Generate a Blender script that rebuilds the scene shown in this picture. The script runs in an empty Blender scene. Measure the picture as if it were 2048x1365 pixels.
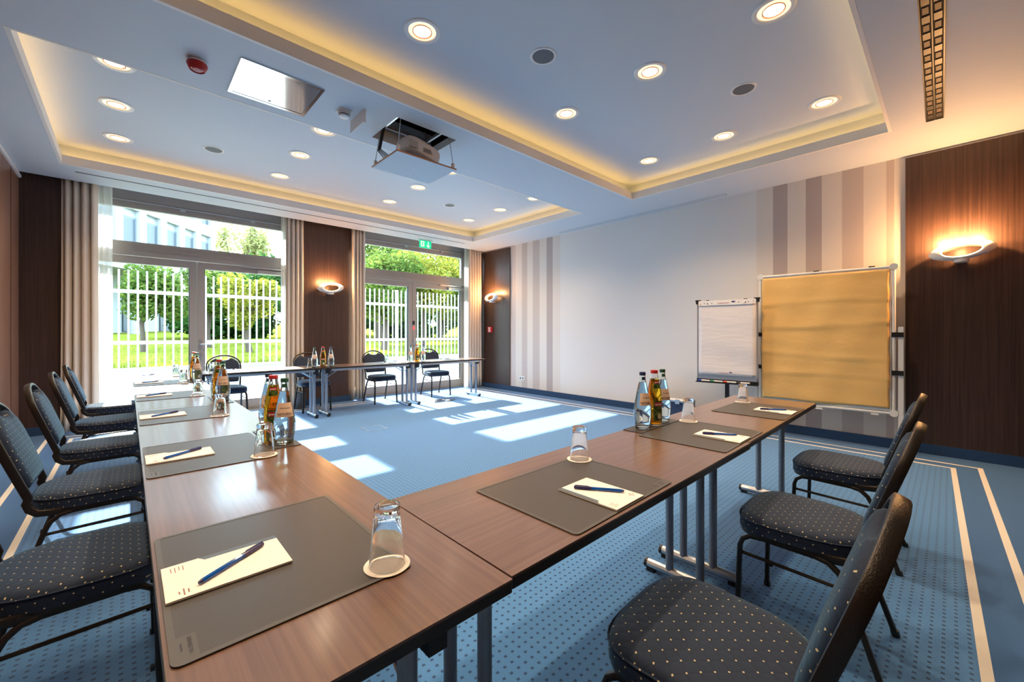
import bpy, bmesh, math, random
from mathutils import Vector, Matrix
random.seed(7)
SC = bpy.context.scene
COL = SC.collection
R = math.radians
PI = math.pi

# ------------------------------------------------------------------ camera
cam_d = bpy.data.cameras.new('camera')
cam = bpy.data.objects.new('camera', cam_d)
COL.objects.link(cam)
cam.location = (0, 0, 1.23)
cam.rotation_euler = (R(90), 0, R(-43.13))
cam_d.sensor_width = 36.0
cam_d.lens = 820.6 / 2048 * 36.0
cam_d.shift_y = -16.5 / 2048
cam_d.clip_start = 0.02
cam_d.clip_end = 400
SC.camera = cam

# ------------------------------------------------------------------ world, sun, exposure
world = bpy.data.worlds.new('world')
SC.world = world
world.use_nodes = True
wn = world.node_tree
wn.nodes['Background'].inputs['Color'].default_value = (0.58, 0.80, 1.0, 1)
wn.nodes['Background'].inputs['Strength'].default_value = 4.4
sun_d = bpy.data.lights.new('sun', 'SUN')
sun_d.energy = 8.8
sun_d.color = (1.0, 0.95, 0.86)
sun_d.angle = R(0.6)
sun = bpy.data.objects.new('sun', sun_d)
COL.objects.link(sun)
SUN_EL, SUN_AZ = R(34.0), R(-91.5)
sd = Vector((math.cos(SUN_AZ) * math.cos(SUN_EL), math.sin(SUN_AZ) * math.cos(SUN_EL), -math.sin(SUN_EL)))
sun.rotation_euler = sd.to_track_quat('-Z', 'Y').to_euler()
sun.location = (6, 30, 20)
SC.view_settings.view_transform = 'Standard'
SC.view_settings.look = 'None'
SC.view_settings.gamma = 1.0
SC.view_settings.use_curve_mapping = False
SC.view_settings.exposure = 1.7
DOWN_W, COVE_E, SCONCE_W = 30.0, 2.7, 16.0

# ------------------------------------------------------------------ node helpers
class NT:
    def __init__(self, name):
        self.m = bpy.data.materials.new(name)
        self.m.use_nodes = True
        self.t = self.m.node_tree
        self.b = self.t.nodes['Principled BSDF']
    def new(self, typ, **kw):
        n = self.t.nodes.new(typ)
        for k, v in kw.items():
            setattr(n, k, v)
        return n
    def put(self, sock, v):
        if hasattr(v, 'is_linked') or isinstance(v, bpy.types.NodeSocket):
            self.t.links.new(v, sock)
        else:
            sock.default_value = v
    def math(self, op, a, b=0.0, c=None):
        n = self.new('ShaderNodeMath', operation=op)
        self.put(n.inputs[0], a)
        self.put(n.inputs[1], b)
        if c is not None:
            self.put(n.inputs[2], c)
        return n.outputs[0]
    def mix(self, f, a, b):
        n = self.new('ShaderNodeMix', data_type='RGBA')
        self.put(n.inputs[0], f)
        self.put(n.inputs[6], a if not isinstance(a, tuple) else rgba(a))
        self.put(n.inputs[7], b if not isinstance(b, tuple) else rgba(b))
        return n.outputs[2]
    def xyz(self, kind='obj'):
        if kind == 'world':
            o = self.new('ShaderNodeNewGeometry').outputs['Position']
        else:
            o = self.new('ShaderNodeTexCoord').outputs['Object']
        s = self.new('ShaderNodeSeparateXYZ')
        self.t.links.new(o, s.inputs[0])
        return s.outputs[0], s.outputs[1], s.outputs[2]
    def noise(self, scale, detail=3.0, stretch=None, rough=0.55):
        n = self.new('ShaderNodeTexNoise')
        n.inputs['Scale'].default_value = scale
        n.inputs['Detail'].default_value = detail
        n.inputs['Roughness'].default_value = rough
        o = self.new('ShaderNodeTexCoord').outputs['Object']
        if stretch:
            mp = self.new('ShaderNodeMapping')
            mp.inputs['Scale'].default_value = stretch
            self.t.links.new(o, mp.inputs[0])
            o = mp.outputs[0]
        self.t.links.new(o, n.inputs['Vector'])
        return n.outputs['Fac']
    def ramp(self, f, stops, interp='LINEAR'):
        n = self.new('ShaderNodeValToRGB')
        n.color_ramp.interpolation = interp
        els = n.color_ramp.elements
        while len(els) < len(stops):
            els.new(0.5)
        for e, (p, c) in zip(els, stops):
            e.position = p
            e.color = rgba(c)
        self.put(n.inputs[0], f)
        return n.outputs[0]
    def bump(self, h, strength=0.3, dist=0.01):
        n = self.new('ShaderNodeBump')
        n.inputs['Strength'].default_value = strength
        n.inputs['Distance'].default_value = dist
        self.put(n.inputs['Height'], h)
        self.t.links.new(n.outputs[0], self.b.inputs['Normal'])
    def set(self, **kw):
        names = dict(color='Base Color', rough='Roughness', metal='Metallic', spec='Specular IOR Level', trans='Transmission Weight', ior='IOR', ecol='Emission Color', estr='Emission Strength', coat='Coat Weight', croug='Coat Roughness', sheen='Sheen Weight', alpha='Alpha', sss='Subsurface Weight')
        for k, v in kw.items():
            if isinstance(v, tuple) and len(v) == 3:
                v = rgba(v)
            self.put(self.b.inputs[names[k]], v)
        return self

def rgba(c):
    return (c[0], c[1], c[2], 1.0)

def srgb(r, g, b):
    f = lambda v: (v / 255 / 12.92) if v <= 10 else ((v / 255 + 0.055) / 1.055) ** 2.4
    return (f(r), f(g), f(b))

M = {}
def simple(key, color, rough=0.5, vary=0.06, scale=30, **kw):
    n = NT(key)
    f = n.noise(scale, 2.0)
    c2 = tuple(max(0.0, c * (1 - vary * 2)) for c in color)
    n.set(color=n.mix(f, c2, color), rough=rough, **kw)
    M[key] = n.m
    return n

simple('ceiling_cast_tint', (0.57, 0.63, 0.69), 0.65, 0.01, 60)  # white ceiling; blue light bounced from the carpet is tinted into its colour
simple('white_paint', (0.80, 0.80, 0.79), 0.5, 0.01)
simple('white_plastic', (0.78, 0.78, 0.76), 0.35, 0.01)
simple('grey_mesh', (0.16, 0.17, 0.18), 0.6, 0.2, 400)
simple('black_plastic', (0.012, 0.012, 0.013), 0.4, 0.1)
simple('dark_void', (0.006, 0.006, 0.006), 0.8, 0.1)
simple('alu', (0.58, 0.60, 0.63), 0.32, 0.04, 60, metal=0.85)
simple('table_leg_metal', (0.33, 0.36, 0.41), 0.35, 0.05, 60, metal=0.5)
simple('chrome', (0.8, 0.82, 0.84), 0.12, 0.02, 20, metal=1.0)
simple('panel_gloss', (0.74, 0.77, 0.80), 0.08, 0.02, 4, metal=0.75)
simple('frame_grey', (0.38, 0.35, 0.32), 0.42, 0.04)
simple('red_plastic', (0.42, 0.012, 0.018), 0.35, 0.05)
simple('alarm_red', (0.72, 0.03, 0.035), 0.35, 0.03)
simple('green_sign', (0.0, 0.42, 0.20), 0.4, 0.02, ecol=(0.0, 0.6, 0.28), estr=0.35)
simple('sign_cream', (0.85, 0.85, 0.68), 0.5, 0.02, ecol=(0.9, 0.9, 0.7), estr=0.3)
simple('red_led', (0.8, 0.02, 0.02), 0.4, 0.02, ecol=(1, 0.05, 0.05), estr=1.0)
simple('paper_pad', (0.86, 0.80, 0.77), 0.6, 0.01, 200)
simple('paper_white', (0.88, 0.84, 0.82), 0.65, 0.02, 12)
simple('pad_strip', (0.10, 0.14, 0.19), 0.55, 0.05)
simple('pad_card', (0.10, 0.07, 0.055), 0.6, 0.05)
simple('ink_brown', (0.30, 0.16, 0.13), 0.6, 0.05)
simple('ink_dark', (0.03, 0.03, 0.05), 0.6, 0.05)
simple('ink_blue', (0.03, 0.04, 0.20), 0.6, 0.05)
simple('ink_pink', (0.55, 0.22, 0.24), 0.6, 0.05)
simple('doily', (0.87, 0.80, 0.74), 0.75, 0.03, 80)
simple('pen_cap', (0.012, 0.016, 0.11), 0.3, 0.03)
simple('pen_barrel', (0.005, 0.09, 0.42), 0.12, 0.05, 40, coat=0.6)
simple('baseboard_blue', (0.018, 0.065, 0.16), 0.75, 0.15, 200)
simple('pvc_white', (0.72, 0.72, 0.70), 0.35, 0.02)
simple('coral_ply', (0.50, 0.22, 0.10), 0.55, 0.1)
simple('vane_brown', (0.16, 0.075, 0.035), 0.5, 0.1)
simple('projector_white', (0.70, 0.66, 0.62), 0.4, 0.02)
simple('projector_grey', (0.42, 0.42, 0.40), 0.45, 0.03)
simple('stand_white', (0.76, 0.75, 0.73), 0.35, 0.02)
simple('case_blue', (0.02, 0.045, 0.12), 0.6, 0.08)
simple('bin_grey', (0.09, 0.09, 0.095), 0.45, 0.05)
simple('cable_grey', (0.16, 0.17, 0.19), 0.5, 0.05)
simple('marker_blue', (0.02, 0.06, 0.6), 0.4, 0.03)
simple('marker_green', (0.02, 0.35, 0.16), 0.4, 0.03)
simple('marker_red', (0.75, 0.06, 0.03), 0.4, 0.03)
simple('cap_blue', (0.022, 0.035, 0.115), 0.35, 0.05)
simple('cap_red', (0.48, 0.035, 0.035), 0.35, 0.05)
simple('cap_green', (0.02, 0.09, 0.06), 0.35, 0.05)
simple('label_kraft', (0.74, 0.55, 0.42), 0.6, 0.05, 90)
simple('label_red', (0.42, 0.02, 0.02), 0.5, 0.05)
simple('label_cream', (0.75, 0.62, 0.45), 0.55, 0.05)
simple('outdoor_white', (0.40, 0.40, 0.395), 0.6, 0.03, 3)
simple('facade_white', (0.34, 0.345, 0.35), 0.7, 0.03, 1.5)
simple('facade_blue', (0.12, 0.14, 0.17), 0.6, 0.05, 2)
simple('facade_glass', (0.04, 0.05, 0.06), 0.3, 0.1, 2)
simple('paving', (0.50, 0.48, 0.44), 0.9, 0.06, 3)
simple('retaining_wall', (0.42, 0.40, 0.37), 0.8, 0.06, 2.5)
simple('bark', (0.10, 0.07, 0.05), 0.9, 0.25, 14)
simple('grille_alu', (0.60, 0.62, 0.64), 0.4, 0.03, 20, metal=0.4)
simple('lip_white', (0.80, 0.78, 0.75), 0.6, 0.01)

# leaf litter specks and lawn
def leafmat(key, c1, c2):
    n = NT(key)
    geo = n.new('ShaderNodeNewGeometry')
    n.set(color=n.mix(geo.outputs['Random Per Island'], c1, c2), rough=0.7, spec=0.1)
    tr = n.new('ShaderNodeBsdfTranslucent')
    n.t.links.new(n.mix(geo.outputs['Random Per Island'], tuple(min(1, c * 1.5) for c in c1), tuple(min(1, c * 1.5) for c in c2)), tr.inputs[0])
    ms = n.new('ShaderNodeMixShader')
    ms.inputs[0].default_value = 0.45
    out = n.t.nodes['Material Output']
    n.t.links.new(n.b.outputs[0], ms.inputs[1])
    n.t.links.new(tr.outputs[0], ms.inputs[2])
    n.t.links.new(ms.outputs[0], out.inputs[0])
    M[key] = n.m
leafmat('leaf_green', (0.040, 0.085, 0.014), (0.14, 0.175, 0.032))
leafmat('leaf_dark', (0.014, 0.05, 0.012), (0.05, 0.11, 0.02))
leafmat('leaf_yellow', (0.10, 0.13, 0.014), (0.27, 0.23, 0.035))
leafmat('leaf_pale', (0.16, 0.17, 0.06), (0.30, 0.29, 0.12))
leafmat('grass_blade', (0.08, 0.11, 0.010), (0.17, 0.18, 0.03))
n = NT('lawn')
f = n.noise(2.2, 6.0)
f2 = n.noise(26.0, 3.0)
c = n.mix(f, (0.095, 0.125, 0.012), (0.20, 0.20, 0.035))
c = n.mix(n.math('GREATER_THAN', f2, 0.66), c, (0.30, 0.29, 0.15))
n.set(color=c, rough=1.0, spec=0.0)
n.bump(f2, 0.3, 0.02)
M['lawn'] = n.m

# glass
def glass(key, color=(1, 1, 1), rough=0.0, ior=1.45):
    n = NT(key)
    n.set(color=color, rough=rough, trans=1.0, ior=ior, spec=0.5)
    M[key] = n.m
glass('tumbler_glass', (0.99, 0.99, 0.99), 0.0, 1.45)
glass('bottle_glass', (0.95, 0.99, 0.97), 0.0, 1.45)
glass('bottle_glass_clear', (0.97, 0.97, 0.95), 0.0, 1.45)
glass('water', (0.96, 0.985, 1.0), 0.0, 1.33)
n = NT('juice')
n.set(color=(1.0, 0.36, 0.012), rough=0.0, trans=1.0, ior=1.34)
M['juice'] = n.m
n = NT('pane')   # thin window pane: clear with a fresnel sheen
tb = n.new('ShaderNodeBsdfTransparent')
tb.inputs[0].default_value = (0.96, 0.985, 0.975, 1)
gl = n.new('ShaderNodeBsdfGlossy')
gl.inputs['Roughness'].default_value = 0.02
fr = n.new('ShaderNodeFresnel')
fr.inputs[0].default_value = 1.25
ms = n.new('ShaderNodeMixShader')
n.t.links.new(fr.outputs[0], ms.inputs[0])
n.t.links.new(tb.outputs[0], ms.inputs[1])
n.t.links.new(gl.outputs[0], ms.inputs[2])
n.t.links.new(ms.outputs[0], n.t.nodes['Material Output'].inputs[0])
M['pane'] = n.m

# emitters
def emit(key, color, strength):
    n = NT(key)
    n.set(color=color, rough=0.5, ecol=color, estr=strength)
    M[key] = n.m
emit('lamp_glow', (1.0, 0.80, 0.55), 3.0)
emit('lamp_rim', (1.0, 0.72, 0.42), 0.45)
emit('cove_led', (1.0, 0.56, 0.17), COVE_E)
emit('sconce_tube', (1.0, 0.72, 0.36), 3.0)

# woods
def veneer(key, c1, c2, rough, axis='z', dens=60.0, coat=0.0):
    n = NT(key)
    st = {'z': (dens, dens, 1.2), 'x': (1.5, dens, dens), 'y': (dens, 1.5, dens)}[axis]
    f = n.noise(1.0, 5.0, st, 0.65)
    g = n.noise(0.8, 2.0)
    c = n.mix(n.ramp(f, [(0.30, (0, 0, 0)), (0.70, (1, 1, 1))]), c1, c2)
    c = n.mix(n.math('MULTIPLY', g, 0.35), c, c1)
    n.set(color=c, rough=rough, spec=0.5, coat=coat, croug=0.16)
    n.bump(f, 0.06, 0.002)
    M[key] = n.m
veneer('wood_dark', (0.028, 0.014, 0.0105), (0.080, 0.042, 0.032), 0.42, 'z', 70)
veneer('wood_left', (0.16, 0.08, 0.052), (0.36, 0.19, 0.13), 0.34, 'z', 70)
veneer('table_wood', (0.115, 0.060, 0.040), (0.20, 0.112, 0.076), 0.33, 'x', 90, 0.65)
simple('table_edge', (0.02, 0.018, 0.018), 0.35, 0.05)

# leather mats
n = NT('leather')
f = n.noise(320, 3.0)
n.set(color=n.mix(f, (0.044, 0.038, 0.035), (0.064, 0.057, 0.053)), rough=0.42, spec=0.5)
n.bump(f, 0.15, 0.001)
M['leather'] = n.m
simple('leather_edge', (0.085, 0.078, 0.073), 0.4, 0.05)

# hammered dark metal for chair frames
n = NT('chair_metal')
f = n.noise(260, 2.0)
n.set(color=n.mix(f, (0.026, 0.023, 0.022), (0.056, 0.047, 0.042)), rough=0.36, metal=0.7)
n.bump(f, 0.5, 0.002)
M['chair_metal'] = n.m

# chair cloth: navy weave, quilted diamonds, cream dots
def cloth(key, plane):
    n = NT(key)
    x, y, z = n.xyz()
    nm = n.new('ShaderNodeTexCoord').outputs['Normal']
    sp = n.new('ShaderNodeSeparateXYZ')
    n.t.links.new(nm, sp.inputs[0])
    if plane == 'seat':
        k = n.math('GREATER_THAN', n.math('ABSOLUTE', sp.outputs[2]), 0.55)
        a0, b0, a1, b1 = x, y, n.math('ADD', x, y), z
    else:
        k = n.math('GREATER_THAN', n.math('ABSOLUTE', sp.outputs[1]), 0.5)
        a0, b0, a1, b1 = x, z, n.math('ADD', x, y), z
    def pick(p, q):
        return n.math('ADD', n.math('MULTIPLY', p, k), n.math('MULTIPLY', q, n.math('SUBTRACT', 1.0, k)))
    u, v = pick(a0, a1), pick(b0, b1)
    P = 0.044
    p = n.math('DIVIDE', n.math('ADD', u, v), P)
    q = n.math('DIVIDE', n.math('SUBTRACT', u, v), P)
    fp = n.math('SUBTRACT', n.math('FRACT', n.math('ADD', p, 100.5)), 0.5)
    fq = n.math('SUBTRACT', n.math('FRACT', n.math('ADD', q, 100.5)), 0.5)
    d = n.math('SQRT', n.math('ADD', n.math('MULTIPLY', fp, fp), n.math('MULTIPLY', fq, fq)))
    dot = n.math('LESS_THAN', d, 0.075)
    line = n.math('LESS_THAN', n.math('MINIMUM', n.math('ABSOLUTE', fp), n.math('ABSOLUTE', fq)), 0.035)
    wv = n.noise(900, 2.0)
    base = n.mix(wv, (0.007, 0.014, 0.034), (0.015, 0.029, 0.066))
    base = n.mix(n.math('MULTIPLY', line, 0.6), base, (0.005, 0.009, 0.022))
    n.set(color=n.mix(dot, base, (0.52, 0.45, 0.29)), rough=0.75, spec=0.3, sheen=0.40)
    n.b.inputs['Sheen Tint'].default_value = (0.22, 0.55, 0.90, 1)
    n.b.inputs['Sheen Roughness'].default_value = 0.4
    h = n.math('ADD', n.math('MULTIPLY', n.math('MINIMUM', n.math('ABSOLUTE', fp), n.math('ABSOLUTE', fq)), 1.0), n.math('MULTIPLY', wv, 0.25))
    n.bump(h, 0.35, 0.004)
    M[key] = n.m
cloth('cloth_seat', 'seat')
cloth('cloth_back', 'back')

# curtains
n = NT('drape')
f = n.noise(500, 2.0)
n.set(color=n.mix(f, (0.68, 0.59, 0.48), (0.76, 0.67, 0.56)), rough=0.8, sheen=0.2)
M['drape'] = n.m
n = NT('sheer')
n.set(color=(0.86, 0.86, 0.83), rough=0.8)
tb = n.new('ShaderNodeBsdfTransparent')
tl = n.new('ShaderNodeBsdfTranslucent')
tl.inputs[0].default_value = (0.85, 0.85, 0.82, 1)
m1 = n.new('ShaderNodeMixShader'); m1.inputs[0].default_value = 0.5
m2 = n.new('ShaderNodeMixShader'); m2.inputs[0].default_value = 0.25
n.t.links.new(n.b.outputs[0], m1.inputs[1]); n.t.links.new(tl.outputs[0], m1.inputs[2])
n.t.links.new(m1.outputs[0], m2.inputs[1]); n.t.links.new(tb.outputs[0], m2.inputs[2])
n.t.links.new(m2.outputs[0], n.t.nodes['Material Output'].inputs[0])
M['sheer'] = n.m

# yellow pin board paper with creases
n = NT('kraft_paper')
f = n.noise(3.0, 6.0, (1.5, 1.5, 2.0), 0.6)
n.set(color=n.mix(f, (0.80, 0.47, 0.15), (0.86, 0.53, 0.18)), rough=0.7)
n.bump(f, 0.25, 0.02)
M['kraft_paper'] = n.m
n = NT('flip_paper')
f = n.noise(4.0, 5.0, (1, 0.6, 5.0), 0.5)
n.set(color=(0.82, 0.76, 0.75), rough=0.65)
n.bump(f, 0.25, 0.02)
M['flip_paper'] = n.m
n = NT('juice_label')
f = n.noise(60, 4.0)
n.set(color=n.ramp(f, [(0.38, (0.012, 0.03, 0.006)), (0.56, (0.07, 0.13, 0.02)), (0.72, (0.30, 0.30, 0.10))]), rough=0.4)
M['juice_label'] = n.m

# carpet
n = NT('carpet')
x, y, z = n.xyz('world')
def between(v, a, b):
    return n.math('MULTIPLY', n.math('GREATER_THAN', v, a), n.math('LESS_THAN', v, b))
yn = n.math('ADD', y, n.math('MULTIPLY', n.math('SUBTRACT', 5.47, x), 0.022))   # the near border runs a touch askew
def ring(x0, x1, y0, y1, w):
    def inside(g):
        a = between(x, x0 - g, x1 + g)
        b = n.math('MULTIPLY', n.math('GREATER_THAN', yn, y0 - g), n.math('LESS_THAN', y, y1 + g))
        return n.math('MULTIPLY', a, b)
    return n.math('SUBTRACT', inside(w / 2), inside(-w / 2)), inside(-w / 2)
r1, in1 = ring(-0.478, 5.465, -0.020, 6.98, 0.034)
r2, in2 = ring(-0.675, 5.628, -0.190, 7.14, 0.034)
PX, PY = 0.0355, 0.0355
def dots(ox, oy):
    fx = n.math('ABSOLUTE', n.math('SUBTRACT', n.math('FRACT', n.math('ADD', n.math('DIVIDE', x, PX), 50 + ox)), 0.5))
    fy = n.math('ABSOLUTE', n.math('SUBTRACT', n.math('FRACT', n.math('ADD', n.math('DIVIDE', y, PY), 50 + oy)), 0.5))
    return n.math('MULTIPLY', n.math('LESS_THAN', fx, 0.17), n.math('LESS_THAN', fy, 0.15))
dd = n.math('MULTIPLY', dots(0, 0), in1)
fz = n.noise(240, 3.0)
big = n.noise(1.1, 2.0)
base = n.mix(fz, (0.052, 0.180, 0.42), (0.088, 0.25, 0.54))
base = n.mix(n.math('MULTIPLY', big, 0.25), base, (0.045, 0.17, 0.41))
base = n.mix(dd, base, (0.022, 0.065, 0.165))
bord = n.mix(fz, (0.022, 0.105, 0.29), (0.042, 0.15, 0.36))
base = n.mix(in1, bord, base)
base = n.mix(n.math('MAXIMUM', r1, r2), base, (0.78, 0.74, 0.66))
n.set(color=base, rough=0.95, spec=0.1, sheen=0.3)
n.bump(fz, 0.5, 0.004)
M['carpet'] = n.m

# right wall: plain centre and printed wallpaper stripes at both ends
n = NT('wallpaper')
x, y, z = n.xyz('world')
cream, taupe, dk, white, pink = (0.73, 0.67, 0.61), (0.56, 0.48, 0.44), (0.46, 0.39, 0.37), (0.77, 0.75, 0.73), (0.60, 0.52, 0.49)
ys = [(-1.0, cream), (0.404, taupe), (0.467, cream), (0.648, taupe), (0.817, cream), (1.001, dk), (1.185, cream), (1.359, dk), (1.52, cream), (1.701, white),
      (5.02, cream), (5.20, dk), (5.37, cream), (5.54, taupe), (5.725, cream), (5.89, taupe), (6.06, cream), (6.25, pink)]
fac = n.math('DIVIDE', n.math('ADD', y, 1.0), 8.0)
g = n.noise(180, 2.0)
c = n.ramp(fac, [((yy + 1.0) / 8.0, cc) for yy, cc in ys], 'CONSTANT')
n.set(color=n.mix(n.math('MULTIPLY', g, 0.10), c, (0.35, 0.32, 0.30)), rough=0.75)
M['wallpaper'] = n.m

# ------------------------------------------------------------------ mesh builder
class MB:
    def __init__(self):
        self.v, self.f = [], []
    def add(self, vs, fs):
        o = len(self.v)
        self.v += [tuple(p) for p in vs]
        self.f += [tuple(i + o for i in f) for f in fs]
        return self
    def box(self, x0, x1, y0, y1, z0, z1):
        return self.add([(x0, y0, z0), (x1, y0, z0), (x1, y1, z0), (x0, y1, z0), (x0, y0, z1), (x1, y0, z1), (x1, y1, z1), (x0, y1, z1)],
                        [(0, 3, 2, 1), (4, 5, 6, 7), (0, 1, 5, 4), (1, 2, 6, 5), (2, 3, 7, 6), (3, 0, 4, 7)])
    def lathe(self, prof, n=24, c=(0, 0, 0)):
        vs, fs = [], []
        for r, z in prof:
            for k in range(n):
                a = 2 * PI * k / n
                vs.append((c[0] + r * math.cos(a), c[1] + r * math.sin(a), c[2] + z))
        for i in range(len(prof) - 1):
            for k in range(n):
                k2 = (k + 1) % n
                fs.append((i * n + k, i * n + k2, (i + 1) * n + k2, (i + 1) * n + k))
        if prof[0][0] > 1e-6:
            fs.append(tuple(range(n - 1, -1, -1)))
        if prof[-1][0] > 1e-6:
            fs.append(tuple((len(prof) - 1) * n + k for k in range(n)))
        return self.add(vs, fs)
    def tube(self, pts, r, n=8, closed=False, sx=1.0, pw=1.0):
        pts = [Vector(p) for p in pts]
        m = len(pts)
        rs = r if isinstance(r, (list, tuple)) else [r] * m
        tang = []
        for i in range(m):
            a = pts[(i - 1) % m] if (closed or i > 0) else pts[i]
            b = pts[(i + 1) % m] if (closed or i < m - 1) else pts[i]
            tang.append((b - a).normalized())
        up = Vector((0, 0, 1)) if abs(tang[0].z) < 0.9 else Vector((1, 0, 0))
        nrm = (up - tang[0] * up.dot(tang[0])).normalized()
        vs, fs = [], []
        for i in range(m):
            nrm = (nrm - tang[i] * nrm.dot(tang[i]))
            nrm = nrm.normalized() if nrm.length > 1e-6 else tang[i].orthogonal().normalized()
            bn = tang[i].cross(nrm)
            for k in range(n):
                a = 2 * PI * k / n
                ca, sa = math.cos(a), math.sin(a)
                if pw != 1.0:
                    ca, sa = math.copysign(abs(ca) ** pw, ca), math.copysign(abs(sa) ** pw, sa)
                vs.append(pts[i] + nrm * (rs[i] * ca) + bn * (rs[i] * sx * sa))
        cnt = m if closed else m - 1
        for i in range(cnt):
            j = (i + 1) % m
            for k in range(n):
                k2 = (k + 1) % n
                fs.append((i * n + k, i * n + k2, j * n + k2, j * n + k))
        if not closed:
            fs.append(tuple(range(n - 1, -1, -1)))
            fs.append(tuple((m - 1) * n + k for k in range(n)))
        return self.add(vs, fs)
    def cyl(self, p0, p1, r, n=12):
        return self.tube([p0, p1], r, n)
    def layers(self, rings):
        n = len(rings[0])
        vs = [p for ring_ in rings for p in ring_]
        fs = []
        for i in range(len(rings) - 1):
            for k in range(n):
                k2 = (k + 1) % n
                fs.append((i * n + k, i * n + k2, (i + 1) * n + k2, (i + 1) * n + k))
        fs.append(tuple(range(n - 1, -1, -1)))
        fs.append(tuple((len(rings) - 1) * n + k for k in range(n)))
        return self.add(vs, fs)
    def prism(self, poly, z0, z1):
        return self.layers([[(p[0], p[1], z0) for p in poly], [(p[0], p[1], z1) for p in poly]])
    def grid(self, nx, ny, fn):
        vs = [fn(i / nx, j / ny) for j in range(ny + 1) for i in range(nx + 1)]
        fs = [(j * (nx + 1) + i, j * (nx + 1) + i + 1, (j + 1) * (nx + 1) + i + 1, (j + 1) * (nx + 1) + i) for j in range(ny) for i in range(nx)]
        return self.add(vs, fs)
    def xf(self, mat):
        self.v = [tuple(mat @ Vector(p)) for p in self.v]
        return self
    def mesh(self, name, mat, smooth=False, angle=35):
        me = bpy.data.meshes.new(name)
        me.from_pydata(self.v, [], self.f)
        me.materials.append(M[mat])
        bm = bmesh.new()
        bm.from_mesh(me)
        bmesh.ops.recalc_face_normals(bm, faces=bm.faces)
        bm.to_mesh(me)
        bm.free()
        if smooth:
            me.shade_smooth()
            me.set_sharp_from_angle(angle=R(angle))
        me.update()
        return me
    def build(self, name, mat, parent=None, smooth=False, angle=35):
        return obj(name, self.mesh(name, mat, smooth, angle), parent)

def obj(name, me, parent=None, loc=None, rot=None):
    o = bpy.data.objects.new(name, me)
    COL.objects.link(o)
    if parent is not None:
        o.parent = parent
    if loc:
        o.location = loc
    if rot:
        o.rotation_euler = rot
    return o

def tag(o, label, cat, group=None):
    o['label'] = label
    o['category'] = cat
    if group:
        o['group'] = group
    return o

def thing(name, label, cat, loc=(0, 0, 0), rz=0.0, group=None):
    o = bpy.data.objects.new(name, None)
    o.empty_display_size = 0.05
    COL.objects.link(o)
    o.location = loc
    o.rotation_euler = (0, 0, rz)
    return tag(o, label, cat, group)

def struct(o):
    o['kind'] = 'structure'
    return o

class Kit:
    """parts shared between the copies of one kind of thing"""
    def __init__(self):
        self.p = []
    def add(self, name, mb, mat, under=None, smooth=False, angle=35, label=None, stuff=False):
        self.p.append((name, mb.mesh(name, mat, smooth, angle) if isinstance(mb, MB) else mb, under, label, stuff))
        return len(self.p) - 1
    def place(self, root):
        made = []
        for name, me, under, label, stuff in self.p:
            o = obj(name, me, root if under is None else made[under])
            if label:
                o['label'] = label
            if stuff:
                o['kind'] = 'stuff'
            made.append(o)
        return root

def rrect(x0, x1, y0, y1, r, n=5):
    out = []
    for cx, cy, a0 in ((x1 - r, y1 - r, 0), (x0 + r, y1 - r, 90), (x0 + r, y0 + r, 180), (x1 - r, y0 + r, 270)):
        for k in range(n + 1):
            a = R(a0 + 90 * k / n)
            out.append((cx + r * math.cos(a), cy + r * math.sin(a)))
    return out

def text_mesh(body, size, name='lettering', extrude=0.0, align='LEFT', bold=0.0):
    cu = bpy.data.curves.new(name, 'FONT')
    cu.body = body
    cu.size = size
    cu.extrude = extrude
    cu.offset = bold
    cu.align_x = align
    cu.resolution_u = 2
    o = bpy.data.objects.new(name, cu)
    COL.objects.link(o)
    dg = bpy.context.evaluated_depsgraph_get()
    me = bpy.data.meshes.new_from_object(o.evaluated_get(dg))
    bpy.data.objects.remove(o)
    bpy.data.curves.remove(cu)
    me.name = name
    return me

def text_mb(body, size, **kw):
    me = text_mesh(body, size, **kw)
    mb = MB()
    mb.add([tuple(v.co) for v in me.vertices], [tuple(p.vertices) for p in me.polygons])
    bpy.data.meshes.remove(me)
    return mb

# ================================================================== STRUCTURE
XL, XR, YN, YW, YD, ZC, ZT = -0.93, 5.96, -0.50, 7.45, 7.75, 3.08, 3.32
struct(MB().box(XL - 0.2, XR + 0.2, YN - 0.2, YD + 0.06, -0.12, 0.0).build('floor', 'carpet'))
tag_s = lambda o, t: o.__setitem__('label', t)

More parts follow.
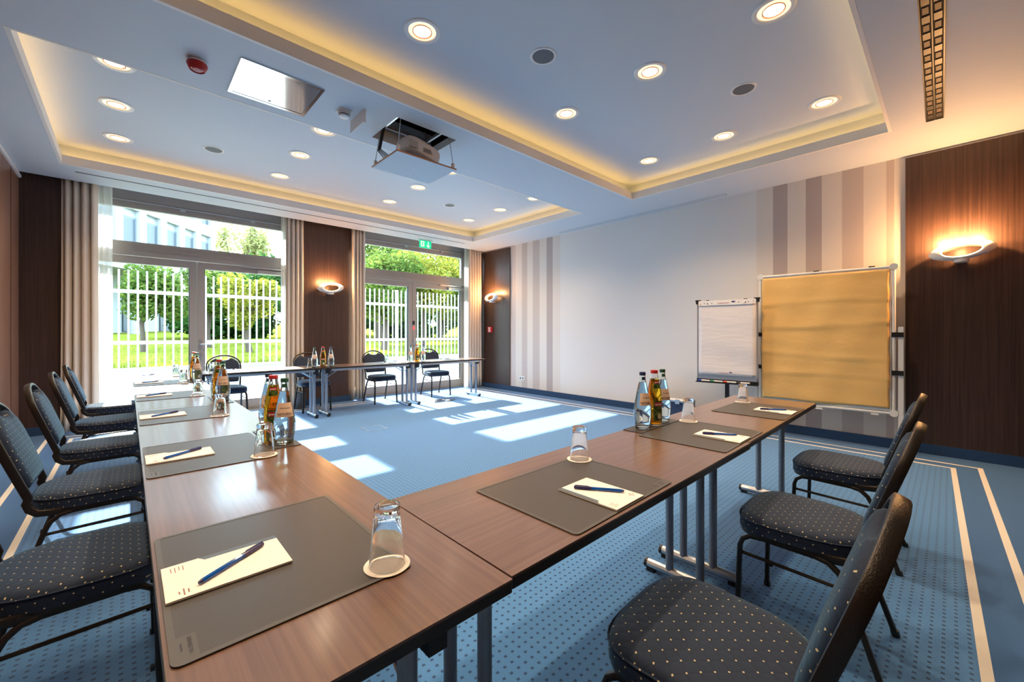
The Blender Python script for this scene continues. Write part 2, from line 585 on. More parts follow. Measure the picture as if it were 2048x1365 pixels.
# ceiling: slab pieces around two trays and the projector hatch
LT = (-0.525, 5.12, 3.91, 6.62)      # x0 x1 y0 y1
RT = (-0.60, 5.11, 0.385, 3.01)
HX = (1.685, 2.30, 3.24, 3.735)
YE = 7.28
c = MB()
def cs(x0, x1, y0, y1):
    c.box(x0, x1, y0, y1, ZC, ZC + 0.07)
cs(XL, XR, YN, RT[2]); cs(XL, XR, LT[3], YE)
cs(XL, RT[0], RT[2], RT[3]); cs(RT[1], XR, RT[2], RT[3])
cs(XL, LT[0], LT[2], LT[3]); cs(LT[1], XR, LT[2], LT[3])
cs(XL, HX[0], RT[3], LT[2]); cs(HX[1], XR, RT[3], LT[2])
cs(HX[0], HX[1], RT[3], HX[2]); cs(HX[0], HX[1], HX[3], LT[2])
ceil = struct(c.build('ceiling', 'ceiling_cast_tint'))
SB = 0.13
for tr in (LT, RT):
    x0, x1, y0, y1 = tr
    t = MB()
    t.box(x0 - SB, x1 + SB, y0 - SB, y1 + SB, ZT, ZT + 0.05)
    for a in ((x0 - SB - 0.03, x0 - SB, y0 - SB, y1 + SB), (x1 + SB, x1 + SB + 0.03, y0 - SB, y1 + SB), (x0 - SB, x1 + SB, y0 - SB - 0.03, y0 - SB), (x0 - SB, x1 + SB, y1 + SB, y1 + SB + 0.03)):
        t.box(*a, ZC + 0.05, ZT)
    t.build('ceiling_tray', 'ceiling_cast_tint', ceil)
    l = MB()
    w, q = 0.022, 0.003
    for a in ((x0 - w, x0 + q, y0 - w, y1 + w), (x1 - q, x1 + w, y0 - w, y1 + w), (x0 + q, x1 - q, y0 - w, y0 + q), (x0 + q, x1 - q, y1 - q, y1 + w)):
        l.box(*a, ZC - 0.001, ZC + 0.095)
    l.build('tray_lip', 'lip_white', ceil)
# curtain pocket and roof over everything
MB().box(XL, XR, YE, YD + 0.1, 3.20, 3.27).build('curtain_pocket', 'ceiling_cast_tint', ceil)
MB().box(XL - 0.25, XR + 0.25, YN - 0.25, YD + 0.25, 3.50, 3.60).build('roof_slab', 'ceiling_cast_tint', ceil)
hb = MB()
for a in ((HX[0] - 0.06, HX[0] - 0.04, HX[2] - 0.06, HX[3] + 0.06), (HX[1] + 0.04, HX[1] + 0.06, HX[2] - 0.06, HX[3] + 0.06), (HX[0] - 0.06, HX[1] + 0.06, HX[2] - 0.06, HX[2] - 0.04), (HX[0] - 0.06, HX[1] + 0.06, HX[3] + 0.04, HX[3] + 0.06)):
    hb.box(*a, ZC + 0.065, 3.48)
hb.box(HX[0] - 0.06, HX[1] + 0.06, HX[2] - 0.06, HX[3] + 0.06, 3.46, 3.48)
hb.build('hatch_shaft', 'dark_void', ceil)

# walls
wr = struct(MB().box(XR, XR + 0.2, YN - 0.2, YD + 0.2, 0, 3.5).build('wall_right', 'wallpaper'))
MB().box(XR - 0.022, XR, YN, 0.319, 0.10, 3.055).build('wood_panel', 'wood_dark', wr)
MB().box(XR - 0.022, XR, 6.41, 7.42, 0.10, 3.055).build('wood_panel', 'wood_dark', wr)
wl = struct(MB().box(XL - 0.2, XL, YN - 0.2, YD + 0.2, 0, 3.5).build('wall_left', 'wood_left'))
gv = MB()
for yy in (0.6, 1.9, 3.2, 4.5, 5.8, 7.0):
    gv.box(XL - 0.001, XL + 0.003, yy - 0.004, yy + 0.004, 0.10, 3.05)
gv.build('panel_joint', 'table_edge', wl)
MB().box(XL, XL + 0.02, YN, YW, 3.05, ZC).build('shadow_gap_trim', 'white_paint', wl)
struct(MB().box(XL - 0.2, XR + 0.2, YN - 0.2, YN, 0, 3.5).build('wall_near', 'wood_dark'))
# window wall: pillars and header
D1 = (-0.52, 2.04, 0.76)
D2 = (3.08, 5.74, 4.36)
ww = MB()
for a in ((XL, -0.56), (2.13, 2.975), (5.80, XR)):
    ww.box(a[0], a[1], YW, YD + 0.12, 0, 3.5)
wf = struct(ww.build('wall_window', 'wood_dark'))
MB().box(XL, XR, YD - 0.06, YD + 0.12, 3.06, 3.5).build('window_header', 'frame_grey', wf)
# baseboards
struct(MB().box(XR - 0.034, XR, YN, 7.45, 0, 0.10).build('baseboard_right', 'baseboard_blue'))
struct(MB().box(XL, XL + 0.02, YN, 7.45, 0, 0.10).build('baseboard_left', 'baseboard_blue'))
bw = MB().box(2.11, 2.995, YW - 0.018, YW, 0, 0.10)
bw.box(XL, -0.55, YW - 0.018, YW, 0, 0.10)
struct(bw.build('baseboard_window', 'baseboard_blue'))
# ceiling details: linear slots
sl = MB().box(-0.44, 5.09, 6.855, 6.878, ZC - 0.002, ZC + 0.004)
sl.build('air_slot', 'dark_void', ceil)
scr = MB().box(5.79, 5.797, 2.04, 4.95, ZC - 0.0015, ZC + 0.004).box(5.86, 5.867, 2.04, 4.95, ZC - 0.0015, ZC + 0.004).box(5.79, 5.867, 2.04, 2.047, ZC - 0.0015, ZC + 0.004)
scr.build('screen_slot', 'cable_grey', ceil)

# doors of the window wall
def door(name, x0, x1, xm, label, hinge_bits):
    d = bpy.data.objects.new(name, None)
    COL.objects.link(d)
    d['kind'] = 'structure'
    d['label'] = label
    y0, y1 = YD - 0.045, YD + 0.045
    fr = MB()
    fr.box(x0 - 0.03, x0 + 0.05, y0, y1, 0, 3.08).box(x1 - 0.05, x1 + 0.06, y0, y1, 0, 3.08)
    fr.box(x0, x1, y0, y1, 3.0, 3.08).box(x0, x1, y0, y1, 0.0, 0.025)
    fo = fr.build('frame', 'frame_grey', d)
    tb = MB().box(x0, x1, y0 - 0.03, y1, 2.30, 2.36).box(x0, x1, y0 - 0.012, y1, 2.36, 2.42)
    tb.build('transom_bar', 'frame_grey', d)
    tf = MB().box(x0 + 0.05, x1 - 0.05, y0 + 0.01, y1, 2.42, 2.49).box(x0 + 0.05, x1 - 0.05, y0 + 0.01, y1, 2.955, 3.0)
    tf.box(x0 + 0.05, x0 + 0.11, y0 + 0.01, y1, 2.49, 2.955).box(x1 - 0.11, x1 - 0.05, y0 + 0.01, y1, 2.49, 2.955)
    tw = tf.build('transom_window', 'frame_grey', d)
    MB().box(x0 + 0.11, x1 - 0.11, YD, YD + 0.008, 2.49, 2.955).build('pane', 'pane', tw)
    for a, b in ((x0 + 0.05, xm - 0.004), (xm + 0.004, x1 - 0.05)):
        s = 0.085
        lf = MB().box(a, a + s, y0, y1, 0.03, 2.29).box(b - s, b, y0, y1, 0.03, 2.29).box(a + s, b - s, y0, y1, 0.03, 0.17).box(a + s, b - s, y0, y1, 2.19, 2.29)
        lo = lf.build('door_leaf', 'frame_grey', d)
        MB().box(a + s, b - s, YD, YD + 0.01, 0.17, 2.19).build('pane', 'pane', lo)
        gk = MB().box(a + s, a + s + 0.008, YD - 0.02, YD + 0.02, 0.17, 2.19).box(b - s - 0.008, b - s, YD - 0.02, YD + 0.02, 0.17, 2.19)
        gk.build('gasket', 'black_plastic', lo)
    # closer on the right leaf, lever handle by the meeting stile
    cl = MB().box(x1 - 0.50, x1 - 0.10, y0 - 0.05, y0, 2.19, 2.245)
    co = cl.build('door_closer', 'alu', d)
    MB().box(x1 - 0.72, x1 - 0.16, y0 - 0.035, y0 - 0.015, 2.265, 2.295).build('closer_rail', 'alu', co)
    h = MB().box(xm + 0.02, xm + 0.055, y0 - 0.012, y0, 0.98, 1.12)
    h.tube([(xm + 0.037, y0 - 0.01, 1.06), (xm + 0.037, y0 - 0.055, 1.06), (xm + 0.06, y0 - 0.062, 1.06), (xm + 0.17, y0 - 0.062, 1.06)], 0.009, 8)
    ho = h.build('door_handle', 'alu', d, True)
    MB().box(xm + 0.02, xm + 0.055, y0 - 0.010, y0, 0.84, 0.93).build('lock_plate', 'alu', ho)
    # curtain rod clips at the window head
    rd = MB()
    xx = x0 + 0.2
    while xx < x1 - 0.3:
        rd.box(xx, xx + 0.06, y0 - 0.04, y0, 2.998, 3.03)
        xx += 0.88
    rd.cyl((x0 + 0.05, y0 - 0.025, 3.04), (x1 - 0.05, y0 - 0.025, 3.04), 0.008, 8)
    rd.build('head_rail', 'alu', d)
    if hinge_bits:
        e = MB().box(xm - 0.0, xm + 0.045, y0 - 0.012, y0, 1.40, 1.48)
        eo = e.build('door_switch', 'black_plastic', d)
        MB().box(xm + 0.008, xm + 0.037, y0 - 0.016, y0 - 0.011, 1.30, 1.36).build('alarm_light', 'red_led', eo)
        MB().box(x1 - 0.045, x1 - 0.015, y0 - 0.03, y0, 1.55, 1.88).box(x1 - 0.045, x1 - 0.015, y0 - 0.03, y0, 1.42, 1.52).build('hinge', 'alu', d)
    return d
door('door_1', D1[0], D1[1], D1[2], 'grey double glass door with transom left of the wood pillar', False)
door('door_2', D2[0], D2[1], D2[2], 'grey double glass door with transom under the green exit sign', True)

# ================================================================== OUTDOORS
def lawn_z(y):
    return 0.50 + max(0.0, y - 11.0) * 0.033
patio = struct(MB().box(-9, 22, YD + 0.06, 10.9, -0.10, -0.01).build('patio', 'paving'))
pg = MB()
for k in range(-9, 22):
    pg.box(k, k + 0.012, YD + 0.1, 10.9, -0.0101, -0.006)
for k in range(3):
    pg.box(-9, 22, 8.6 + k, 8.612 + k, -0.0101, -0.006)
pg.build('joint', 'cable_grey', patio)
struct(MB().box(-9, 24, 10.9, 11.12, -0.1, 0.50).box(-9, 24, 10.86, 11.16, 0.50, 0.53).build('wall_garden', 'retaining_wall'))
lw = MB().grid(24, 20, lambda u, v: (-30 + u * 80, 11.12 + v * 70, lawn_z(11.12 + v * 70) + 0.05 * math.sin(u * 40) * math.sin(v * 33) * min(1, v * 8)))
struct(lw.build('ground_lawn', 'lawn', None, True))
g = MB()
rg = random.Random(3)
for k in range(15000):
    yy = 11.34 + rg.random() ** 2 * 9
    xx = -1.5 + rg.random() * (yy * 0.9 + 3)
    zz = lawn_z(yy) + 0.01
    h = 0.03 + rg.random() * 0.06
    a = rg.random() * 6.28
    w = 0.006
    g.add([(xx - w * math.cos(a), yy - w * math.sin(a), zz - 0.03), (xx + w * math.cos(a), yy + w * math.sin(a), zz - 0.03), (xx + rg.uniform(-.03, .03), yy + rg.uniform(-.03, .03), zz + h)], [(0, 1, 2)])
go = g.build('grass', 'grass_blade')
go['kind'] = 'stuff'
tag(go, 'short sunlit grass on the lawn behind the white fence', 'grass')

# white picket fence on the garden wall
fe = thing('fence', 'white metal bar fence standing on the low garden wall', 'fence', (0, 11.25, 0.5))
bar = MB().box(-0.015, 0.015, -0.012, 0.012, 0.02, 1.99).mesh('bar', 'outdoor_white')
post = MB().box(-0.040, 0.040, -0.013, 0.05, -0.05, 2.0).mesh('post', 'outdoor_white')
xx = -4.992
k = 6
while xx < 10.5:
    if k % 17 == 16:
        obj('post', post, fe, (xx, 0, 0))
    else:
        obj('bar', bar, fe, (xx, 0, 0))
    xx += 0.139
    k += 1
for zz in (0.53, 1.56):
    MB().box(-5.1, 10.6, -0.028, -0.015, zz - 0.035, zz + 0.035).build('rail', 'outdoor_white', fe)

def tree(name, label, x, y, h, crown, cz, leaves, mat, ls=0.10, trunk_r=0.09, nblob=9, seed=0, sparse=False, group=None, lean=0.0):
    rr = random.Random(seed)
    z0 = lawn_z(y) - 0.05
    t = thing(name, label, 'tree', (x, y, z0), 0, group)
    tr = MB()
    top = cz - z0
    pts = [(lean * s * s + 0.04 * math.sin(s * 7 + seed), 0.04 * math.cos(s * 5 + seed), top * s) for s in (0, .25, .5, .75, 1.0)]
    tr.tube(pts, [trunk_r * 1.25, trunk_r, trunk_r * .85, trunk_r * .6, trunk_r * .3], 8)
    blobs = []
    for k in range(nblob):
        a = 2 * PI * k / nblob * 1.618 * 2
        rad = crown[0] * (0.25 + 0.55 * rr.random())
        zz = top + crown[1] * rr.uniform(-0.62, 0.66)
        p = (lean + rad * math.cos(a), rad * math.sin(a), zz)
        blobs.append((p, crown[0] * rr.uniform(0.38, 0.58)))
        s = rr.uniform(0.45, 0.75)
        b0 = (lean * s * s, 0, top * s)
        mid = ((b0[0] + p[0]) / 2, (b0[1] + p[1]) / 2, (b0[2] + p[2]) / 2 - 0.05)
        tr.tube([b0, mid, p], [trunk_r * .5, trunk_r * .3, trunk_r * .1], 6)
    tr.build('trunk', 'bark', t, True)
    fo = MB()
    for k in range(leaves):
        p, br = blobs[rr.randrange(len(blobs))]
        u = Vector((rr.gauss(0, 1), rr.gauss(0, 1), rr.gauss(0, 1))).normalized()
        q = br * ((rr.random() ** 0.45) if not sparse else rr.random() ** 0.8)
        cpt = Vector(p) + Vector((u.x * q, u.y * q, u.z * q * 0.9 * crown[1] / crown[0]))
        d1 = Vector((rr.gauss(0, 1), rr.gauss(0, 1), rr.gauss(0, .6))).normalized()
        d2 = d1.cross(Vector((rr.gauss(0, 1), rr.gauss(0, 1), rr.gauss(0, 1)))).normalized()
        a, b = d1 * ls * rr.uniform(.6, 1.1), d2 * ls * 0.45
        fo.add([cpt - a, cpt + b, cpt + a, cpt - b], [(0, 1, 2, 3)])
    f = fo.build('foliage', mat, t)
    f['kind'] = 'stuff'
    return t
tree('garden_tree', 'small green tree behind the fence at far left, before the white building', 0.30, 16.0, 3.4, (0.85, 0.85), 2.45, 5200, 'leaf_green', 0.075, 0.06, 10, 1, lean=0.12)
tree('garden_tree', 'yellow green tree behind the fence, seen beside the left drape of the pillar', 2.75, 15.0, 3.4, (0.80, 0.85), 2.15, 4200, 'leaf_yellow', 0.075, 0.08, 10, 2, lean=-0.05)
tree('garden_tree', 'green tree behind the fence right of the left door mullion', 2.05, 17.5, 3.6, (0.95, 0.95), 2.75, 5200, 'leaf_green', 0.08, 0.07, 10, 3)
tree('garden_tree', 'dark green tree standing farther back, behind the yellow green tree', 3.7, 20.0, 4.6, (1.3, 1.2), 3.0, 5000, 'leaf_dark', 0.10, 0.09, 11, 4)
tree('garden_tree', 'leafy tree with a leaning trunk, leftmost through the right glass door', 6.9, 14.2, 4.8, (1.35, 1.5), 2.9, 8000, 'leaf_green', 0.085, 0.10, 13, 5, lean=0.2)
tree('garden_tree', 'bright leafy tree in the middle of the right glass door', 8.9, 14.8, 5.0, (1.5, 1.6), 3.3, 8000, 'leaf_yellow', 0.09, 0.10, 13, 6)
tree('garden_tree', 'broad green tree right of the middle of the right glass door', 10.9, 14.4, 5.0, (1.5, 1.6), 3.2, 8000, 'leaf_green', 0.09, 0.10, 13, 7)
tree('garden_tree', 'green tree rightmost through the right glass door', 13.3, 15.2, 5.4, (1.7, 1.8), 3.4, 8000, 'leaf_yellow', 0.095, 0.11, 13, 8)
tree('tall_tree', 'tall dark tree filling the left of the right transom window', 9.4, 20.0, 8.0, (2.6, 2.6), 5.4, 9000, 'leaf_green', 0.13, 0.16, 15, 9)
tree('tall_tree', 'tall yellow green tree filling the middle of the right transom window', 13.4, 20.5, 8.5, (2.8, 2.7), 5.4, 9000, 'leaf_yellow', 0.13, 0.16, 15, 10)
tree('tall_tree', 'tall green tree filling the right of the right transom window', 17.6, 21.0, 9.0, (3.0, 3.0), 5.4, 9000, 'leaf_green', 0.14, 0.16, 15, 11)
tree('tall_tree', 'dark distant tree low behind the others in the right glass door', 13.0, 27.0, 7.0, (3.4, 2.6), 4.2, 7000, 'leaf_dark', 0.18, 0.2, 15, 12)
tree('tall_tree', 'dark distant tree between lawn and sky behind the left glass door', 6.6, 26.0, 6.5, (2.3, 2.2), 3.9, 7000, 'leaf_dark', 0.15, 0.18, 15, 13)
tree('birch_tree', 'pale feathery tree against the white sky in the left transom window', 7.6, 46.0, 13.0, (3.0, 4.8), 8.4, 4200, 'leaf_pale', 0.20, 0.14, 14, 14, True)
tree('birch_tree', 'thin pale treetop right of the feathery tree in the left transom window', 10.4, 47.0, 11.0, (1.7, 4.0), 7.6, 2000, 'leaf_pale', 0.20, 0.12, 10, 15, True)
tree('birch_tree', 'pale treetop at the right end of the left transom window', 13.0, 47.0, 12.0, (1.8, 4.2), 7.8, 2200, 'leaf_pale', 0.20, 0.12, 10, 16, True)

for k, (sx_, sy_, wh) in enumerate(((2.4, 24.5, 'leftmost'), (4.6, 25.0, 'second from the left'), (7.6, 24.0, 'third from the left'), (10.2, 23.5, 'fourth from the left'), (13.0, 24.0, 'fifth from the left'), (16.0, 24.5, 'sixth from the left'), (19.2, 25.0, 'rightmost'))):
    tree('shrub', f'dark low shrub at the back of the lawn, {wh}', sx_, sy_, 3.0, (1.7, 1.1), 1.9, 3200, 'leaf_dark', 0.15, 0.05, 9, 30 + k, group='shrubs at the back of the lawn')

# white office building behind the garden
bd = thing('office_building', 'white office block with recessed windows beyond the garden', 'building', (1.64, 32.3, 1.0), math.atan2(0.788, 0.616))
# local +x runs along the facade, local -y looks to the camera
T0, T1, BAY, FH, G0 = -10.9, 4.6, 1.55, 3.0, 4.0
MB().box(T0, T1, 0.30, 9.0, G0, G0 + FH * 3).build('wall', 'facade_white', bd)
MB().box(T0, T1, 2.4, 9.0, -0.6, G0).build('ground_floor_wall', 'facade_white', bd)
MB().box(T0, T1, 0.0, 2.6, G0 - 0.35, G0 + 0.35).build('overhang', 'facade_white', bd)
pier = MB().box(-0.22, 0.22, 0.0, 0.30, G0 + 0.3, G0 + FH * 3).mesh('pier', 'facade_white')
col = MB().lathe([(0.26, -0.6), (0.26, G0 - 0.3)], 14, (0, 0.45, 0)).mesh('column', 'facade_white', True)
winf = MB().box(-0.52, 0.52, 0.20, 0.32, 0.0, 1.85).mesh('window', 'facade_blue')
wing = MB().box(-0.42, 0.42, 0.185, 0.21, 0.10, 1.75).mesh('pane', 'facade_glass')
sill = MB().box(-0.58, 0.58, 0.02, 0.32, -0.12, 0.0).mesh('sill', 'facade_white')
nb = int((T1 - T0) / BAY)
for k in range(nb + 1):
    obj('pier', pier, bd, (T0 + k * BAY, 0, 0))
    if k % 2 == 0:
        obj('column', col, bd, (T0 + k * BAY, 0, 0))
for fl in range(3):
    MB().box(T0, T1, 0.04, 0.30, G0 + fl * FH + 0.0, G0 + fl * FH + 0.62).build('spandrel', 'facade_white', bd)
    for k in range(nb):
        w = obj('window', winf, bd, (T0 + (k + 0.5) * BAY, 0, G0 + fl * FH + 0.75))
        obj('pane', wing, w)
        obj('sill', sill, w)
for k in range(5):
    w = MB().box(T0 + 2.2 + k * 2.9, T0 + 3.7 + k * 2.9, 2.32, 2.42, 0.3, 3.0).build('window', 'facade_glass', bd)

# ================================================================== TABLES
TL, TW, TH = 1.49, 0.53, 0.73
kt = Kit()
kt.add('tabletop', MB().box(-TL / 2 + 0.0008, TL / 2 - 0.0008, -TW / 2, TW / 2, TH - 0.005, TH), 'table_wood')
eb = MB().prism(rrect(-TL / 2 + 0.001, TL / 2 - 0.001, -TW / 2 - 0.001, TW / 2 + 0.001, 0.004, 2), TH - 0.027, TH - 0.0045)
kt.add('edge_band', eb, 'table_edge')
kt.add('under_rail', MB().box(-TL / 2 + 0.12, TL / 2 - 0.12, -TW / 2 + 0.05, -TW / 2 + 0.075, TH - 0.060, TH - 0.027).box(-TL / 2 + 0.12, TL / 2 - 0.12, TW / 2 - 0.075, TW / 2 - 0.05, TH - 0.060, TH - 0.027), 'alu')
for s in (-1, 1):
    lx = s * (TL / 2 - 0.085)
    ft = kt.add('foot', MB().tube([(lx, -0.195, 0.035), (lx, 0.195, 0.035)], 0.022, 10), 'alu', None, True)
    cap = MB()
    for q in (-1, 1):
        cap.tube([(lx, q * 0.188, 0.034), (lx, q * 0.203, 0.034)], 0.0235, 10)
        cap.box(lx - 0.018, lx + 0.018, q * 0.17 - 0.02, q * 0.17 + 0.02, 0.0, 0.018)
    kt.add('end_cap', cap, 'black_plastic', ft)
    for q in (-1, 1):
        kt.add('leg', MB().cyl((lx, q * 0.075, 0.035), (lx, q * 0.075, TH - 0.03), 0.019, 14), 'table_leg_metal', None, True)
        kt.add('brace', MB().cyl((lx - s * 0.01, q * 0.075, TH - 0.16), (lx - s * 0.20, q * 0.075, TH - 0.035), 0.007, 8), 'alu', None, True)
    for q in (-1, 1):
        kt.add('hinge_bracket', MB().box(lx - 0.035, lx + 0.035, q * 0.12 - 0.02, q * 0.12 + 0.02, TH - 0.10, TH - 0.03), 'black_plastic')
def table(x, y, rz, label, group):
    kt.place(thing('folding_table', label, 'table', (x, y, 0), rz, group))
CX = 0.305
YS = 0.605
TC = 1.4915
colnames = ['walnut folding table nearest the camera in the left column', 'second walnut folding table from the camera in the left column', 'third walnut folding table from the camera in the left column', 'farthest walnut folding table of the left column, by the left window']
G_TAB = 'walnut folding tables set in a U'
for k in range(4):
    table(CX, YS + TC * (k + 0.5), PI / 2, colnames[k], G_TAB)
ROW_A = R(0.8)
table(0.5735 + TL / 2, 0.882, R(0.2), 'walnut folding table joined to the near left table, right foreground row', G_TAB)
table(0.579 + TL * 1.5, 0.903, R(0.9), 'walnut folding table ending before the yellow pin board', G_TAB)
FY = 6.40
for k, nm in enumerate(['far walnut folding table at the left, before the left glass door', 'far walnut folding table in the middle, before the wood pillar', 'far walnut folding table at the right, before the exit door']):
    table(0.575 + TL * (k + 0.5), FY, 0, nm, G_TAB)

# ================================================================== CHAIRS
kc = Kit()
SEAT = []
for k in range(40):   # seat outline: straightish front, rounded back
    a = 2 * PI * k / 40
    ca, sa = math.cos(a), math.sin(a)
    px = 0.215 * (abs(ca) ** 0.55) * (1 if ca >= 0 else -1)
    py = 0.215 * (abs(sa) ** (0.5 if sa > 0 else 0.8)) * (1 if sa >= 0 else -1)
    px *= 1.0 + 0.06 * (py / 0.215)
    SEAT.append((px, py + 0.01))
def inset(out, d):
    return [(p[0] * (1 - d / 0.215), (p[1] - 0.01) * (1 - d / 0.215) + 0.01) for p in out]
seat_layers = [(0.0, 0.010), (0.004, 0.0), (0.046, 0.0), (0.060, 0.006), (0.069, 0.022), (0.074, 0.060), (0.076, 0.13)]
sb = MB().layers([[(p[0], p[1], 0.408 + z) for p in inset(SEAT, d)] for z, d in seat_layers])
st = kc.add('seat', sb, 'cloth_seat', None, True, 60)
kc.add('piping', MB().tube([(p[0] * 1.001, p[1], 0.458) for p in SEAT], 0.0035, 5, True), 'cloth_seat', st)
kc.add('seat_pan', MB().layers([[(p[0], p[1], z) for p in inset(SEAT, d)] for z, d in ((0.396, 0.02), (0.398, 0.004), (0.412, 0.004))]), 'chair_metal', None, True)
# back plane: s along the plane upwards, origin at seat rear
BP0 = Vector((0, -0.205, 0.50))
BD = Vector((0, -0.135, 0.41)).normalized()
BN = Vector((0, BD.z, -BD.y))
def bp(x, s, n=0.0):
    return BP0 + Vector((x, 0, 0)) + BD * s + BN * n
half = [(0.185, -0.02), (0.192, 0.06), (0.200, 0.15), (0.204, 0.24), (0.202, 0.29), (0.188, 0.33), (0.160, 0.360), (0.120, 0.388), (0.075, 0.408), (0.03, 0.416)]
arch = [(x, s) for x, s in half] + [(-x, s) for x, s in reversed(half)]
fr = [Vector((0.19, 0.05, 0.402)), Vector((0.19, -0.12, 0.402)), Vector((0.19, -0.17, 0.408)), Vector((0.188, -0.195, 0.43)), Vector((0.186, -0.205, 0.46))]
path = fr + [bp(x, s) for x, s in arch] + [Vector((-p.x, p.y, p.z)) for p in reversed(fr)]
kc.add('back_frame', MB().tube(path, 0.0155, 12, False, 0.62, 0.45), 'chair_metal', None, True, 50)
# pad: inside the arch, dip at the top for the hand hole
ph = [(0.160, 0.020), (0.170, 0.03), (0.178, 0.10), (0.186, 0.18), (0.189, 0.25), (0.184, 0.29), (0.165, 0.325), (0.135, 0.350), (0.105, 0.368), (0.085, 0.372), (0.070, 0.360), (0.045, 0.348), (0.015, 0.344)]
pad = [(x, s) for x, s in ph] + [(-x, s) for x, s in reversed(ph)]
def padring(n, d):
    out = []
    for x, s in pad:
        cx, cs_ = 0, 0.19
        k = 1 - d / 0.17
        out.append(tuple(bp(cx + (x - cx) * k, cs_ + (s - cs_) * k, n)))
    return out
kc.add('backrest', MB().layers([padring(-0.016, 0.012), padring(-0.010, 0.0), padring(0.014, 0.0), padring(0.026, 0.010), padring(0.032, 0.035)]), 'cloth_back', None, True, 60)
for s in (-1, 1):
    leg = [(s * 0.205, 0.205, 0.0), (s * 0.200, 0.200, 0.22), (s * 0.196, 0.196, 0.345), (s * 0.194, 0.186, 0.372), (s * 0.192, 0.160, 0.390), (s * 0.190, 0.120, 0.394),
           (s * 0.190, -0.060, 0.392), (s * 0.190, -0.100, 0.384), (s * 0.191, -0.130, 0.358), (s * 0.193, -0.150, 0.32), (s * 0.205, -0.255, 0.0)]
    lg = kc.add('leg_loop', MB().tube(leg, 0.0125, 12, False, 0.75, 0.5), 'chair_metal', None, True, 50)
    kc.add('stretcher', MB().cyl((s * 0.197, 0.196, 0.315), (s * 0.193, -0.150, 0.305), 0.007, 8), 'chair_metal', None, True)
    gl_ = MB()
    gl2 = MB().cyl((s * 0.205, -0.255, 0.0), (s * 0.204, -0.250, 0.02), 0.0145, 8)
    gl_.cyl((s * 0.205, 0.205, 0.0), (s * 0.205, 0.205, 0.02), 0.0145, 8)
    kc.add('rubber_glide', gl_, 'black_plastic', lg)
    kc.add('rubber_glide', gl2, 'black_plastic', lg)
    kc.add('stacking_bumper', MB().box(s * 0.203 - 0.008, s * 0.203 + 0.008, 0.18, 0.192, 0.10, 0.115), 'black_plastic', lg)
kc.add('cross_bar', MB().cyl((-0.19, 0.13, 0.388), (0.19, 0.13, 0.388), 0.009, 8).cyl((-0.19, -0.08, 0.388), (0.19, -0.08, 0.388), 0.009, 8), 'chair_metal', None, True)
def chair(x, y, rz, label):
    kc.place(thing('banquet_chair', label, 'chair', (x, y, 0), R(rz), 'navy dotted banquet chairs'))
for yy, a, nm in ((2.03, -90, 'navy dotted banquet chair cut off at the left edge, nearest of the left column'),
                  (3.02, -91, 'second navy banquet chair from the camera in the left column'),
                  (4.02, -90, 'third navy banquet chair from the camera in the left column'),
                  (5.07, -90, 'fourth navy banquet chair from the camera in the left column'),
                  (6.08, -89, 'farthest navy banquet chair of the left column, by the left drape')):
    chair(-0.125, yy, a, nm)
for xx, yy, a, nm in ((1.075, 0.40, 1, 'navy dotted banquet chair nearest the camera at the bottom right'),
                      (2.07, 0.405, 0, 'middle navy banquet chair along the right row of tables'),
                      (3.06, 0.43, 0, 'navy banquet chair nearest the yellow pin board')):
    chair(xx, yy, a, nm)
for xx, yy, a, nm in ((1.02, 6.93, 180, 'navy banquet chair behind the far tables, before the left glass door'),
                      (2.15, 6.93, 180, 'navy banquet chair behind the far tables, before the wood pillar'),
                      (3.29, 6.93, 180, 'navy banquet chair behind the far tables, left leaf of the exit door'),
                      (4.45, 6.95, 176, 'navy banquet chair behind the far tables, right leaf of the exit door')):
    chair(xx, yy, a, nm)

# ================================================================== PLACE SETTINGS
MW, MD = 0.525, 0.40     # mat: along the table edge, across
km = Kit()
mt = km.add('mat_body', MB().prism(rrect(-MW / 2, MW / 2, -MD / 2, MD / 2, 0.016, 4), 0.0, 0.0028), 'leather')
bd_ = MB()
for i in range(1):
    o1, o2 = rrect(-MW / 2, MW / 2, -MD / 2, MD / 2, 0.016, 4), rrect(-MW / 2 + 0.010, MW / 2 - 0.010, -MD / 2 + 0.010, MD / 2 - 0.010, 0.008, 4)
    m_ = len(o1)
    bd_.add([(p[0], p[1], 0.0034) for p in o1] + [(p[0], p[1], 0.0034) for p in o2], [(k, (k + 1) % m_, m_ + (k + 1) % m_, m_ + k) for k in range(m_)])
    bd_.add([(p[0], p[1], 0.0034) for p in o1] + [(p[0], p[1], 0.001) for p in o1], [(k, (k + 1) % m_, m_ + (k + 1) % m_, m_ + k) for k in range(m_)])
    bd_.add([(p[0], p[1], 0.0034) for p in o2] + [(p[0], p[1], 0.001) for p in o2], [(k, (k + 1) % m_, m_ + (k + 1) % m_, m_ + k) for k in range(m_)])
bd_.box(MW / 2 - 0.075, MW / 2 - 0.009, -MD / 2 + 0.009, -MD / 2 + 0.036, 0.002, 0.0034)
eg = km.add('raised_border', bd_, 'leather_edge')
km.add('lettering', text_mb('DURABLE 710', 0.0075, bold=0.0002).xf(Matrix.Translation((MW / 2 - 0.068, -MD / 2 + 0.024, 0.0037))), 'ink_dark', eg)
km.add('small_print', MB().box(MW / 2 - 0.056, MW / 2 - 0.036, -MD / 2 + 0.014, -MD / 2 + 0.0165, 0.003, 0.0037), 'ink_dark', eg)
kp = Kit()
PW, PD = 0.148, 0.210    # pad across, lengthwise (local y towards the table middle)
kp.add('sheets', MB().box(-PW / 2, PW / 2, 0, PD, 0.0012, 0.005), 'paper_pad')
